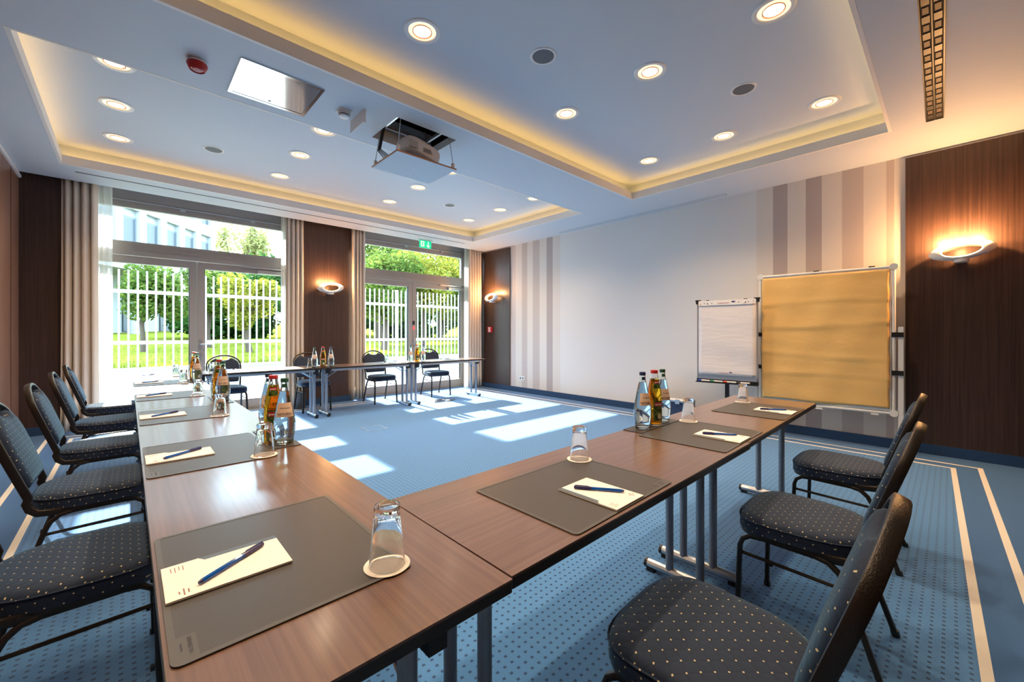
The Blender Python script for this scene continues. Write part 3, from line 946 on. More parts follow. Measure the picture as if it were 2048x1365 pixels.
kp.add('backing_card', MB().box(-PW / 2, PW / 2, 0, PD, 0, 0.0012), 'pad_card')
kp.add('printed_strip', MB().prism([(-PW / 2, 0.062), (-PW / 2 + 0.016, 0.072), (-PW / 2 + 0.016, PD), (-PW / 2, PD)], 0.0046, 0.0052), 'pad_strip')
lt = MB()
lt.add([], [])
for k, w in enumerate((0.020, 0.024, 0.018, 0.022)):
    lt.box(-PW / 2 + 0.012, -PW / 2 + 0.012 + w, 0.014 + k * 0.0065, 0.0155 + k * 0.0065, 0.0049, 0.0052)
for k, w in enumerate((0.010, 0.026, 0.015)):
    lt.box(PW / 2 - 0.022 - w / 2, PW / 2 - 0.022 + w / 2, 0.020 + k * 0.007, 0.0225 + k * 0.007, 0.0049, 0.0052)
kp.add('printed_lines', lt, 'ink_brown', stuff=True)
kn = Kit()
kn.add('barrel', MB().tube([(-0.072, 0, 0.0055), (-0.068, 0, 0.0055), (0.026, 0, 0.0055)], [0.0035, 0.0050, 0.0050], 8), 'pen_barrel', None, True)
cp = kn.add('cap', MB().tube([(0.022, 0, 0.0055), (0.060, 0, 0.0055), (0.074, 0, 0.0058), (0.076, 0, 0.0058)], [0.0058, 0.0056, 0.0048, 0.002], 8), 'pen_cap', None, True)
kn.add('clip', MB().box(0.030, 0.072, -0.0015, 0.0015, 0.0105, 0.0125), 'pen_cap', cp)
kn.add('end_plug', MB().tube([(-0.077, 0, 0.0055), (-0.071, 0, 0.0055)], [0.003, 0.0048], 8), 'pen_cap', None, True)
kg = Kit()
GP = [(0.0365, 0.0), (0.0375, 0.001), (0.0268, 0.108), (0.0272, 0.114), (0.0272, 0.124), (0.0262, 0.127), (0.019, 0.1275), (0.017, 0.1245), (0.0, 0.1235)]
GI = [(0.0352, 0.0), (0.0255, 0.100), (0.022, 0.106), (0.0, 0.1075)]
kg.add('glass_wall', MB().lathe([(GI[-1][0] + 0.0001, GI[-1][1])] + GI[-2::-1] + GP, 32), 'tumbler_glass', None, True, 40)
kd = Kit()
kd.add('paper_disc', MB().lathe([(0.0475, 0.0), (0.048, 0.0006), (0.0475, 0.0012), (0.042, 0.0010)], 40), 'doily', None, True)
kd.add('embossed_ring', MB().lathe([(0.0405, 0.0009), (0.0400, 0.0015), (0.0395, 0.0009)], 40), 'doily', None, True)
def setting(x, y, rz, where, rot_pen, glass_off, mat_off=0.0):
    """(x, y) is the middle of the table edge at the seat; local +y points to the table middle"""
    a = R(rz)
    def W(lx, ly):
        return (x + lx * math.cos(a) - ly * math.sin(a), y + lx * math.sin(a) + ly * math.cos(a))
    p = W(0, MD / 2 + 0.006)
    km.place(thing('desk_mat', 'dark grey leather desk mat ' + where, 'desk mat', (*p, TH), a, 'leather desk mats'))
    z1 = TH + 0.0036
    p = W(0.0, 0.010)
    kp.place(thing('note_pad', 'white note pad on the mat ' + where, 'note pad', (*p, z1), a, 'note pads'))
    p = W(0.005, 0.125)
    kn.place(thing('ballpoint_pen', 'blue pen on the note pad ' + where, 'pen', (*p, z1 + 0.0052), a + R(rot_pen), 'blue pens'))
    p = W(*glass_off)
    kd.place(thing('paper_coaster', 'white paper coaster on the mat ' + where, 'coaster', (*p, z1), 0, 'paper coasters'))
    kg.place(thing('tumbler', 'upturned clear tumbler on the mat ' + where, 'glass', (*p, z1 + 0.0012), 0, 'upturned tumblers'))
for yy, nm in ((1.045, 'nearest the camera in the left column'), (2.125, 'second from the camera in the left column'), (3.22, 'third from the camera in the left column'),
               (4.285, 'fourth from the camera in the left column'), (5.41, 'fifth from the camera in the left column'), (6.295, 'sixth and last in the left column')):
    setting(0.040, yy, -90, nm, 124, (0.222, 0.365))
for xx, yy, nm in ((1.065, 0.622, 'nearest the camera in the right row'), (2.07, 0.632, 'in the middle of the right row'), (2.985, 0.642, 'last in the right row, before the pin board')):
    setting(xx, yy, 0.8, nm, 124, (0.235, 0.370))
for xx, nm in ((1.0, 'on the far tables before the left glass door'), (2.15, 'on the far tables before the pillar'), (3.32, 'on the far tables left of the exit door middle'), (4.40, 'on the far tables at the right end')):
    setting(xx, FY + TW / 2 - 0.01, 180, nm, 124, (0.235, 0.365))

# ================================================================== BOTTLES
def wrap(mb, radius_at, z0, ang0, lift=0.0006):
    """flat x/y lettering wrapped on a body of revolution"""
    out = MB()
    vs = []
    for p in mb.v:
        z = z0 + p[1]
        r = radius_at(z) + lift
        a = ang0 + p[0] / r
        vs.append((r * math.cos(a), r * math.sin(a), z))
    out.add(vs, mb.f)
    return out
def interp(prof):
    def f(z):
        for (r0, z0), (r1, z1) in zip(prof, prof[1:]):
            if z0 <= z <= z1 and z1 > z0:
                return r0 + (r1 - r0) * (z - z0) / (z1 - z0)
        return prof[-1][0]
    return f
def patch(radius_at, z0, z1, a0, a1, lift=0.0004, nz=6, na=14):
    return MB().grid(na, nz, lambda u, v: ((radius_at(z0 + (z1 - z0) * v) + lift) * math.cos(a0 + (a1 - a0) * u), (radius_at(z0 + (z1 - z0) * v) + lift) * math.sin(a0 + (a1 - a0) * u), z0 + (z1 - z0) * v))
WP = [(0.030, 0.0), (0.0345, 0.003), (0.0365, 0.012), (0.0395, 0.035), (0.0435, 0.070), (0.0445, 0.090), (0.0430, 0.110), (0.0385, 0.140), (0.0310, 0.180), (0.0230, 0.220), (0.0165, 0.250), (0.0145, 0.262), (0.0140, 0.285)]
JP = [(0.034, 0.0), (0.0385, 0.004), (0.0400, 0.015), (0.0400, 0.140), (0.0385, 0.155), (0.0395, 0.162), (0.0375, 0.172), (0.0310, 0.205), (0.0235, 0.245), (0.0190, 0.272), (0.0180, 0.288)]
wr_, jr_ = interp(WP), interp(JP)
def bottle_kit(prof, rad, fill, liquid, glassm, capm, capr, kind):
    k = Kit()
    inner = [(max(0.004, r - 0.0022), z + (0.006 if i < 2 else 0)) for i, (r, z) in enumerate(prof)]
    body = k.add('bottle_body', MB().lathe([(0.0001, inner[0][1])] + inner[::1][0:1] + inner[1:] + prof[::-1] + [(0.0001, 0.0)], 28), glassm, None, True, 50)
    lq = [(max(0.003, rad(z) - 0.0021), z) for z in [0.0075 + (fill - 0.0075) * t / 16 for t in range(17)]]
    k.add('juice' if kind == 'juice' else 'water', MB().lathe(lq, 28), liquid, None, True, 50)
    top = prof[-1][1]
    cpk = k.add('cap', MB().lathe([(capr, top - 0.010), (capr + 0.0005, top + 0.004), (capr - 0.001, top + 0.0075), (0.004, top + 0.008)], 20), capm, None, True, 50)
    if kind == 'water':
        a0 = -PI / 2
        lb = k.add('label', patch(rad, 0.124, 0.186, a0 - 0.95, a0 + 0.95), 'label_kraft')
        k.add('lettering', wrap(text_mb('NATURELL', 0.014, bold=0.0003), rad, 0.132, a0 - 0.82), 'ink_dark', lb)
        k.add('label_line', patch(rad, 0.1275, 0.1285, a0 - 0.7, a0 + 0.7, 0.0008, 1), 'ink_dark', lb)
        k.add('lettering', wrap(text_mb('Gerolsteiner', 0.0085, bold=0.0001), rad, 0.160, a0 - 0.55), 'ink_dark', lb)
        k.add('neck_label', patch(rad, 0.252, 0.268, a0 - 0.8, a0 + 0.8), capm)
    else:
        a0 = -PI / 2
        lb = k.add('label', patch(rad, 0.030, 0.135, a0 - 0.72, a0 + 0.72), 'juice_label')
        rb = k.add('red_badge', patch(rad, 0.106, 0.128, a0 - 0.55, a0 + 0.55, 0.0009), 'label_red', lb)
        k.add('lettering', wrap(text_mb('granini', 0.0135, bold=0.0003), rad, 0.1125, a0 - 0.46, 0.0014), 'paper_white', lb)
        pr = []
        for t in range(18):
            aa = 2 * PI * t / 18
            pr.append((0.011 * math.cos(aa) + 0.006, 0.013 * math.sin(aa) * (1.0 if math.sin(aa) < 0 else 1.25)))
        pm = MB().add([(p[0], p[1], 0) for p in pr], [tuple(range(18))])
        k.add('pear_print', wrap(pm, rad, 0.052, a0 - 0.05, 0.0012), 'label_cream', lb)
        nl = k.add('neck_label', patch(rad, 0.200, 0.245, a0 - 0.7, a0 + 0.7), 'juice_label')
        k.add('red_badge', patch(rad, 0.226, 0.240, a0 - 0.6, a0 + 0.6, 0.0009), 'label_red', nl)
        k.add('lettering', wrap(text_mb('granini', 0.0085, bold=0.0002), rad, 0.2295, a0 - 0.5, 0.0014), 'paper_white', nl)
    return k
kb = {'blue': bottle_kit(WP, wr_, 0.240, 'water', 'bottle_glass', 'cap_blue', 0.0155, 'water'),
      'green': bottle_kit(WP, wr_, 0.235, 'water', 'bottle_glass', 'cap_green', 0.0155, 'water'),
      'red': bottle_kit(JP, jr_, 0.250, 'juice', 'bottle_glass_clear', 'cap_red', 0.0190, 'juice')}
desc = {'blue': 'clear water bottle with blue cap', 'green': 'clear water bottle with green cap', 'red': 'amber apple juice bottle with red cap'}
ktr = Kit()
ktr.add('tray_base', MB().prism(rrect(-0.215, 0.215, -0.052, 0.052, 0.008, 3), 0, 0.003), 'leather')
ktr.add('raised_rim', MB().prism(rrect(-0.215, 0.215, -0.052, -0.046, 0.002, 2), 0.002, 0.004).prism(rrect(-0.215, 0.215, 0.046, 0.052, 0.002, 2), 0.002, 0.004), 'leather_edge')
def bottles(tx, ty, trz, spots, where, face):
    ktr.place(thing('bottle_tray', 'dark leather tray under three bottles ' + where, 'tray', (tx, ty, TH + 0.0002), R(trz), 'bottle trays'))
    for (bx, by, kind) in spots:
        kb[kind].place(thing('bottle', desc[kind] + ' ' + where, 'bottle', (bx, by, TH + 0.0034), R(face), 'bottles on the tables'))
bottles(0.512, 2.19, 90, ((0.515, 2.045, 'green'), (0.505, 2.195, 'red'), (0.517, 2.34, 'blue')), 'nearest the camera in the left column', -14)
bottles(0.505, 3.72, 90, ((0.500, 3.575, 'green'), (0.500, 3.74, 'red'), (0.505, 3.87, 'blue')), 'in the middle of the left column', -8)
bottles(0.512, 5.36, 90, ((0.512, 5.215, 'green'), (0.510, 5.39, 'red'), (0.512, 5.51, 'blue')), 'at the far end of the left column', -5)
bottles(2.07, 1.098, 0.8, ((1.955, 1.094, 'blue'), (2.075, 1.092, 'red'), (2.185, 1.101, 'green')), 'on the right row of tables', -27)
bottles(2.07, FY - 0.205, 0, ((1.945, FY - 0.205, 'green'), (2.06, FY - 0.205, 'red'), (2.17, FY - 0.205, 'blue')), 'on the far tables before the pillar', -12)
bottles(3.60, FY - 0.205, 0, ((3.47, FY - 0.205, 'green'), (3.59, FY - 0.205, 'red'), (3.71, FY - 0.205, 'blue')), 'on the far tables before the exit door', -25)

# ================================================================== CEILING FIXTURES
kl = Kit()
kl.add('trim_ring', MB().lathe([(0.092, 0.004), (0.096, -0.006), (0.118, -0.007), (0.125, -0.001), (0.125, 0.002)], 36), 'white_plastic', None, True)
kl.add('reflector', MB().lathe([(0.093, 0.0), (0.074, -0.001), (0.060, -0.0015), (0.060, 0.0)], 36), 'lamp_rim', None, True)
kl.add('diffuser', MB().lathe([(0.062, -0.0018), (0.030, -0.004), (0.0005, -0.005)], 36), 'lamp_glow', None, True)
kl.add('inner_louvre', MB().lathe([(0.066, -0.002), (0.066, -0.0085), (0.063, -0.0085), (0.063, -0.002)], 36), 'coral_ply', None, True)
def spot(root):
    d = bpy.data.lights.new('downlight_lamp', 'SPOT')
    d.energy = DOWN_W
    d.color = (1.0, 0.72, 0.45)
    d.spot_size = R(125)
    d.spot_blend = 0.9
    d.shadow_soft_size = 0.05
    o = bpy.data.objects.new('downlight_lamp', d)
    COL.objects.link(o)
    o.parent = root
    o.location = (0, 0, -0.02)
rows_r = ((0.78, 'nearest'), (1.64, 'middle'), (2.50, 'far'))
cols_r = ((-0.075, 'first'), (1.49, 'second'), (3.05, 'third'), (4.615, 'fourth'))  # near left lamps continue the grid unseen, added to warm the near table
for yy, rn in rows_r:
    for xx, cn in cols_r:
        spot(kl.place(thing('downlight', f'round downlight in the right ceiling tray, {rn} row, {cn} from left', 'downlight', (xx, yy, ZT), 0, 'recessed downlights')))
for yy, rn in ((4.42, 'front'), (5.22, 'middle'), (6.10, 'back')):
    for xx, cn in ((-0.075, 'first'), (1.48, 'second'), (3.045, 'third'), (4.615, 'fourth')):
        spot(kl.place(thing('downlight', f'round downlight in the left ceiling tray, {rn} row, {cn} from left', 'downlight', (xx, yy, ZT), 0, 'recessed downlights')))
ks = Kit()
ks.add('trim_ring', MB().lathe([(0.080, 0.001), (0.082, -0.005), (0.096, -0.005), (0.101, -0.001), (0.101, 0.001)], 36), 'white_plastic', None, True)
ks.add('grille', MB().lathe([(0.081, -0.002), (0.04, -0.004), (0.0005, -0.0045)], 36), 'grey_mesh', None, True)
for xx, yy, nm in ((2.29, 2.10, 'round grey ceiling speaker in the right tray, nearer the beam'), (3.85, 1.21, 'round grey ceiling speaker in the right tray, nearer the striped wall'),
                   (0.715, 5.735, 'round grey ceiling speaker in the left tray, nearer the left wall'), (3.85, 5.60, 'round grey ceiling speaker in the left tray, nearer the white wall')):
    ks.place(thing('ceiling_speaker', nm, 'speaker', (xx, yy, ZT), 0, 'ceiling speakers'))

# LED strips lying in the coves
def led(x0, x1, y0, y1, nm):
    tag(MB().box(x0, x1, y0, y1, ZC + 0.0702, ZC + 0.078).build('led_strip', 'cove_led'), nm, 'light strip', 'cove light strips')
for tr, tn in ((LT, 'left'), (RT, 'right')):
    x0, x1, y0, y1 = tr
    w0, w1 = 0.055, 0.085
    led(x0, x1, y0 - w1, y0 - w0, f'warm cove light strip along the near edge of the {tn} ceiling tray')
    led(x0, x1, y1 + w0, y1 + w1, f'warm cove light strip on the window side of the {tn} ceiling tray')
    led(x1 + w0, x1 + w1, y0, y1, f'warm cove light strip on the white wall side of the {tn} ceiling tray')
    led(x0 - w1, x0 - w0, y0, y1, f'warm cove light strip on the left wall side of the {tn} ceiling tray')

# linear air diffuser
ad = thing('air_diffuser', 'black two slot linear air diffuser in the ceiling at upper right', 'air vent', (0, 0, ZC), R(0.6))
MB().box(2.3, 5.10, -0.012, 0.085, -0.001, 0.010).build('slot_box', 'dark_void', ad)
fr_ = MB().box(2.3, 5.10, -0.018, -0.012, -0.006, 0.006).box(2.3, 5.10, 0.085, 0.091, -0.006, 0.006).box(2.3, 5.10, 0.0335, 0.0395, -0.006, 0.006).box(5.10, 5.106, -0.018, 0.091, -0.006, 0.006)
fr_.build('edge_frame', 'black_plastic', ad)
vane_a = MB().box(-0.034, 0.034, 0.004, 0.030, -0.004, -0.002).mesh('vane', 'vane_brown')
vane_b = MB().box(-0.038, 0.038, 0.0, 0.034, -0.005, -0.002).mesh('vane', 'black_plastic')
k = 0
xx = 2.36
while xx < 5.06:
    for yy in (-0.006, 0.045):
        obj('vane', vane_a if k % 2 == 0 else vane_b, ad, (xx, yy, 0))
    xx += 0.098
    k += 1

# things on the ceiling beam
al = thing('fire_siren', 'dark red round fire siren on the ceiling beam', 'siren', (0.345, 3.50, ZC))
MB().lathe([(0.045, 0.0), (0.045, -0.012), (0.058, -0.013), (0.058, -0.020)], 30).build('base', 'white_plastic', al, True)
MB().lathe([(0.058, -0.020), (0.060, -0.030), (0.046, -0.062), (0.040, -0.066), (0.038, -0.058), (0.0005, -0.058)], 30).build('housing', 'red_plastic', al, True)
MB().lathe([(0.028, -0.0575), (0.026, -0.064), (0.0005, -0.066)], 24).build('lens', 'ink_pink', al, True)
ap = thing('access_panel', 'glossy framed access panel on the ceiling beam', 'panel', (0.825, 3.505, ZC))
f_ = MB()
for a in ((-0.27, 0.27, -0.26, -0.235), (-0.27, 0.27, 0.235, 0.26), (-0.27, -0.245, -0.235, 0.235), (0.245, 0.27, -0.235, 0.235)):
    f_.box(*a, -0.008, 0.0)
f_.build('frame', 'chrome', ap)
MB().box(-0.242, 0.242, -0.232, 0.232, -0.005, 0.0).build('door', 'panel_gloss', ap)
MB().cyl((0.0, 0.20, -0.005), (0.0, 0.20, -0.010), 0.010, 12).build('lock', 'alu', ap)
sm = thing('smoke_detector', 'white round smoke detector beside the hanging plate', 'detector', (1.316, 3.452, ZC))
MB().box(-0.05, 0.05, -0.05, 0.05, -0.008, 0.0).build('base', 'white_plastic', sm)
MB().lathe([(0.050, -0.008), (0.050, -0.024), (0.045, -0.032), (0.045, -0.034)], 28).build('housing', 'white_plastic', sm, True)
MB().lathe([(0.041, -0.034), (0.041, -0.042)], 20).build('vent_gap', 'black_plastic', sm)
MB().lathe([(0.043, -0.042), (0.038, -0.052), (0.020, -0.057), (0.0005, -0.058)], 28).build('nose', 'white_plastic', sm, True)
hp = thing('hanging_plate', 'thin white metal plate hanging edge down from the ceiling beam', 'bracket', (1.425, 3.455, ZC))
MB().box(-0.003, 0.003, -0.135, 0.135, -0.105, 0.0).build('plate', 'white_paint', hp)
MB().box(0.003, 0.020, -0.135, -0.129, -0.105, 0.0).build('flange', 'white_paint', hp)

# projector lift
pj = thing('projector_lift', 'lowered ceiling projector lift with white projector on a hanging lid', 'projector', (1.9925, 3.485, 2.79))
MB().box(-0.3075, 0.3075, -0.247, 0.247, 0.0, 0.012).build('lid', 'ceiling_cast_tint', pj)
e_ = MB()
for a in ((-0.3085, 0.3085, -0.249, -0.246), (-0.3085, 0.3085, 0.246, 0.249), (-0.3105, -0.3075, -0.249, 0.249), (0.3075, 0.3105, -0.249, 0.249)):
    e_.box(*a, 0.001, 0.014)
e_.build('lid_edge', 'coral_ply', pj)
MB().cyl((0.0, 0.02, -0.002), (0.0, 0.02, 0.001), 0.008, 12).build('lid_screw', 'alu', pj)
body = []
for k in range(28):
    a = 2 * PI * k / 28
    body.append((0.175 * abs(math.cos(a)) ** 0.45 * (1 if math.cos(a) > 0 else -1), 0.125 * abs(math.sin(a)) ** 0.5 * (1 if math.sin(a) > 0 else -1)))
pbm = MB().layers([[(p[0] * s_, p[1] * s_, z_) for p in body] for z_, s_ in ((0.020, 0.92), (0.032, 1.06), (0.110, 1.10), (0.142, 1.06), (0.158, 0.94))])
pb = pbm.xf(Matrix.Translation((-0.01, -0.055, 0.045)) @ Matrix.Rotation(R(11), 4, 'Y') @ Matrix.Rotation(R(4), 4, 'Z')).build('projector_body', 'projector_white', pj, True)
MB().box(-0.165, -0.08, -0.205, -0.188, 0.105, 0.165).build('port_panel', 'projector_grey', pb)
tx = MB()
for k in range(4):
    tx.box(-0.02, 0.075 - k * 0.006, -0.2015, -0.190, 0.100 + k * 0.010, 0.103 + k * 0.010)
tx.build('printed_lines', 'projector_grey', pb)['kind'] = 'stuff'
MB().lathe([(0.030, 0.0), (0.030, 0.02), (0.022, 0.022), (0.0005, 0.018)], 20).xf(Matrix.Translation((-0.05, 0.075, 0.085)) @ Matrix.Rotation(R(-90), 4, 'X')).build('lens', 'black_plastic', pb, True)
MB().box(-0.16, -0.145, -0.13, 0.05, 0.012, 0.045).box(0.13, 0.145, -0.13, 0.05, 0.012, 0.045).box(-0.16, 0.145, -0.13, -0.118, 0.012, 0.020).build('cradle', 'projector_grey', pj)
for sx in (-1, 1):
    for sy in (-1, 1):
        b_ = MB().box(sx * 0.285 - 0.012, sx * 0.285 + 0.012, sy * 0.225 - 0.012, sy * 0.225 + 0.012, 0.012, 0.065)
        bo = b_.build('corner_bracket', 'projector_white', pj)
        MB().cyl((sx * 0.285, sy * 0.225, 0.06), (sx * 0.23, sy * 0.19, 0.50), 0.004, 6).build('lift_arm', 'alu', bo)
cr_ = MB().box(-0.24, 0.24, -0.16, -0.14, 0.37, 0.40).box(-0.24, 0.24, 0.14, 0.16, 0.37, 0.40).box(-0.24, -0.22, -0.16, 0.16, 0.37, 0.40).box(0.22, 0.24, -0.16, 0.16, 0.37, 0.40)
cr_.build('perforated_frame', 'alu', pj)
for k in range(4):
    o_ = 0.018 * k
    MB().tube([(-0.24, 0.10 - o_, 0.45), (-0.27, 0.13 - o_, 0.30), (-0.285, 0.17 - o_, 0.14), (-0.24 + o_, 0.12 - o_, 0.06), (-0.16, 0.03, 0.07)], 0.005, 6).build('cable', 'black_plastic', pj, True)

# exit sign
ex = thing('exit_sign', 'green exit sign with running figure and down arrow above the right glass door', 'sign', (4.335, 7.16, ZC))
MB().box(-0.165, 0.165, -0.02, 0.02, -0.012, 0.0).build('ceiling_mount', 'alu', ex)
MB().box(-0.135, 0.135, -0.006, 0.006, -0.16, -0.012).build('panel', 'green_sign', ex)
ar = MB().box(0.055, 0.073, -0.008, -0.0062, -0.135, -0.026)
ar.add([(0.064, -0.008, -0.152), (0.018, -0.008, -0.098), (0.032, -0.008, -0.098), (0.064, -0.008, -0.130), (0.096, -0.008, -0.098), (0.110, -0.008, -0.098)], [(0, 1, 2, 3), (0, 3, 4, 5)])
ar.build('arrow', 'sign_cream', ex)
MB().box(-0.105, -0.025, -0.008, -0.0062, -0.135, -0.028).build('doorway', 'sign_cream', ex)
rn = MB()
def limb(p, q, w):
    p, q = Vector(p), Vector(q)
    d_ = (q - p).normalized()
    n_ = Vector((-d_.y, d_.x)) * w
    pts_ = [p + n_, p - n_, q - n_, q + n_]
    rn.add([(a_.x, -0.0095, a_.y) for a_ in pts_], [(0, 1, 2, 3)])
limb((-0.062, -0.052), (-0.070, -0.092), 0.010)
limb((-0.064, -0.056), (-0.040, -0.072), 0.005); limb((-0.040, -0.072), (-0.022, -0.064), 0.005)
limb((-0.064, -0.056), (-0.088, -0.064), 0.005); limb((-0.088, -0.064), (-0.096, -0.082), 0.005)
limb((-0.070, -0.092), (-0.046, -0.104), 0.006); limb((-0.046, -0.104), (-0.044, -0.132), 0.006)
limb((-0.070, -0.092), (-0.082, -0.114), 0.006); limb((-0.082, -0.114), (-0.104, -0.116), 0.006)
rn.add([(-0.058 + 0.010 * math.cos(2 * PI * k / 12), -0.0095, -0.040 + 0.010 * math.sin(2 * PI * k / 12)) for k in range(12)], [tuple(range(12))])
rn.build('running_figure', 'green_sign', ex)

# ================================================================== WALL THINGS
def sconce(x, y, z, rz, power, label):
    """local -y points into the room"""
    t = thing('wall_sconce', label, 'wall lamp', (x, y, z), R(rz), 'eye shaped wall sconces')
    def el(a, b, d, tw=0.0, n=40, zo=0.0):
        out = []
        for k in range(n):
            q = 2 * PI * k / n
            px, pz = a * math.cos(q), b * math.sin(q)
            out.append((px, -d - tw * px, pz + zo))
        return out
    # shell: pointed oval outer rim, round eye in front, lamp channel behind
    sh = MB().layers([el(0.150, 0.060, 0.070), el(0.205, 0.082, 0.078), el(0.224, 0.088, 0.096), el(0.212, 0.086, 0.118), el(0.178, 0.080, 0.140), el(0.148, 0.068, 0.150), el(0.132, 0.058, 0.146), el(0.128, 0.055, 0.120), el(0.140, 0.058, 0.085), el(0.150, 0.060, 0.070)])
    sh.f = [f_2 for f_2 in sh.f if len(f_2) == 4]
    sh.xf(Matrix.Rotation(R(-6), 4, 'Y')).build('shell', 'white_plastic', t, True, 60)
    ti = MB().tube([Vector(p) for p in el(0.136, 0.060, 0.1485)], 0.0035, 6, True)
    ti.xf(Matrix.Rotation(R(-6), 4, 'Y')).build('glowing_rim', 'sconce_tube', t, True)
    MB().lathe([(0.052, -0.110), (0.055, -0.095), (0.050, -0.072)], 28, (0, -0.085, 0)).build('foot_cup', 'white_plastic', t, True)
    MB().box(-0.035, 0.035, -0.085, 0.0, -0.108, -0.085).build('wall_arm', 'white_plastic', t)
    for frac, lp in ((0.28, (0, -0.165, 0.110)), (0.28, (-0.11, -0.155, 0.105)), (0.28, (0.11, -0.155, 0.112)), (0.05, (0, -0.125, 0.0))):
        d = bpy.data.lights.new('sconce_lamp', 'POINT')
        d.energy = SCONCE_W * power * frac
        d.color = (1.0, 0.50, 0.19)
        d.shadow_soft_size = 0.012
        o = bpy.data.objects.new('sconce_lamp', d)
        COL.objects.link(o)
        o.parent = t
        o.location = lp
sconce(2.575, YW, 2.01, 0, 0.7, 'white eye shaped wall sconce glowing on the wood pillar between the doors')
sconce(XR - 0.022, -0.075, 2.02, -90, 2.0, 'white eye shaped wall sconce glowing on the dark panel at right')
sconce(XR - 0.022, 6.90, 2.005, -90, 0.7, 'white eye shaped wall sconce on the narrow panel beside the right drape')

fa = thing('fire_call_point', 'red square fire alarm call point on the narrow wood panel', 'fire alarm', (XR - 0.022, 7.03, 1.30), R(-90))
MB().prism(rrect(-0.062, 0.062, -0.062, 0.062, 0.008, 3), 0, 0.045).xf(Matrix.Rotation(R(90), 4, 'X')).build('housing', 'alarm_red', fa)
MB().box(-0.028, 0.028, -0.048, -0.044, -0.032, 0.034).build('window', 'paper_white', fa)
ic = MB().box(-0.012, 0.012, -0.0495, -0.047, -0.006, 0.012)
ic.add([(-0.016, -0.049, 0.012), (0.016, -0.049, 0.012), (0.0, -0.049, 0.022)], [(0, 1, 2)])
ic.build('house_symbol', 'ink_dark', fa)
MB().box(-0.045, 0.045, -0.047, -0.044, 0.042, 0.052).build('top_strip', 'paper_white', fa)
MB().box(-0.028, 0.028, -0.047, -0.044, -0.052, -0.040).build('lower_strip', 'paper_white', fa)

so = thing('power_socket', 'white double power socket low on the striped wall', 'socket', (XR, 6.06, 0.29), R(-90))
MB().prism(rrect(-0.08, 0.08, -0.042, 0.042, 0.006, 3), 0, 0.010).xf(Matrix.Rotation(R(90), 4, 'X')).build('plate', 'white_plastic', so)
for s in (-1, 1):
    MB().lathe([(0.022, 0), (0.022, 0.001), (0.001, 0.001)], 20).xf(Matrix.Translation((s * 0.036, -0.0102, 0)) @ Matrix.Rotation(R(90), 4, 'X')).build('socket_well', 'cable_grey', so)

# ================================================================== CURTAINS
def curtain(name, label, cat, x0, x1, folds, amp, mat, yc=7.36, bot=0.02, top=3.16, seed=0, thick=True, group=None):
    rr = random.Random(seed)
    ph_ = [rr.uniform(-0.5, 0.5) for _ in range(8)]
    def fn(u, v):
        z = bot + (top - bot) * v
        k = u * folds * 2 * PI
        wob = 0.35 * math.sin(u * 9 + ph_[0] * 6) + 0.25 * math.sin(k * 0.5 + ph_[1])
        flare = 1.0 + 0.12 * (1 - v)
        xm = (x0 + x1) / 2
        x = x0 + (x1 - x0) * (u + 0.25 / folds * math.sin(k * 1.0 + 0.6 + wob) * 0.5)
        x = xm + (x - xm) * (0.93 + 0.07 * (1 - v) ** 2 + 0.0 * flare)
        y = yc + amp * (math.sin(k + wob) * (0.75 + 0.25 * math.sin(3 * u + ph_[2])) ) * (0.8 + 0.2 * (1 - v))
        return (x, y, z)
    t = thing(name, label, cat, (0, 0, 0), 0, group)
    o = MB().grid(int(folds * 14), 14, fn).build('fabric', mat, t, True, 180)
    if thick:
        sl_ = o.modifiers.new('thickness', 'SOLIDIFY')
        sl_.thickness = 0.003
    MB().box(x0, x1, yc - 0.012, yc + 0.012, top, top + 0.04).build('curtain_track', 'alu', t)
    return t
G1, G2 = 'beige drapes', 'white sheer curtains'
curtain('drape', 'beige drape at far left beside the dark wood panel', 'curtain', -0.60, -0.27, 4.2, 0.050, 'drape', 7.36, seed=1, group=G1)
curtain('sheer_curtain', 'white sheer curtain on the left edge of the left glass door', 'curtain', -0.32, -0.14, 3.0, 0.025, 'sheer', 7.50, seed=2, thick=False, group=G2)
curtain('sheer_curtain', 'white sheer curtain on the right edge of the left glass door', 'curtain', 1.83, 1.98, 3.0, 0.022, 'sheer', 7.50, seed=3, thick=False, group=G2)
curtain('drape', 'beige drape left of the wood pillar', 'curtain', 1.86, 2.14, 4.0, 0.045, 'drape', 7.36, seed=4, group=G1)
curtain('drape', 'beige drape right of the wood pillar', 'curtain', 2.93, 3.19, 4.0, 0.045, 'drape', 7.36, seed=5, group=G1)
curtain('sheer_curtain', 'white sheer curtain on the left edge of the exit door', 'curtain', 3.12, 3.26, 2.5, 0.02, 'sheer', 7.50, seed=6, thick=False, group=G2)
curtain('sheer_curtain', 'white sheer curtain on the right edge of the exit door', 'curtain', 5.46, 5.66, 3.5, 0.022, 'sheer', 7.40, seed=7, thick=False, group=G2)
curtain('drape', 'beige drape in the corner beside the narrow wood panel', 'curtain', 5.50, 5.90, 5.5, 0.050, 'drape', 7.30, seed=8, group=G1)

# ================================================================== FLIP CHART
fc = thing('flip_chart', 'white flip chart on a black post stand against the white wall', 'flip chart', (5.46, 1.91, 0), R(-90 + 6))
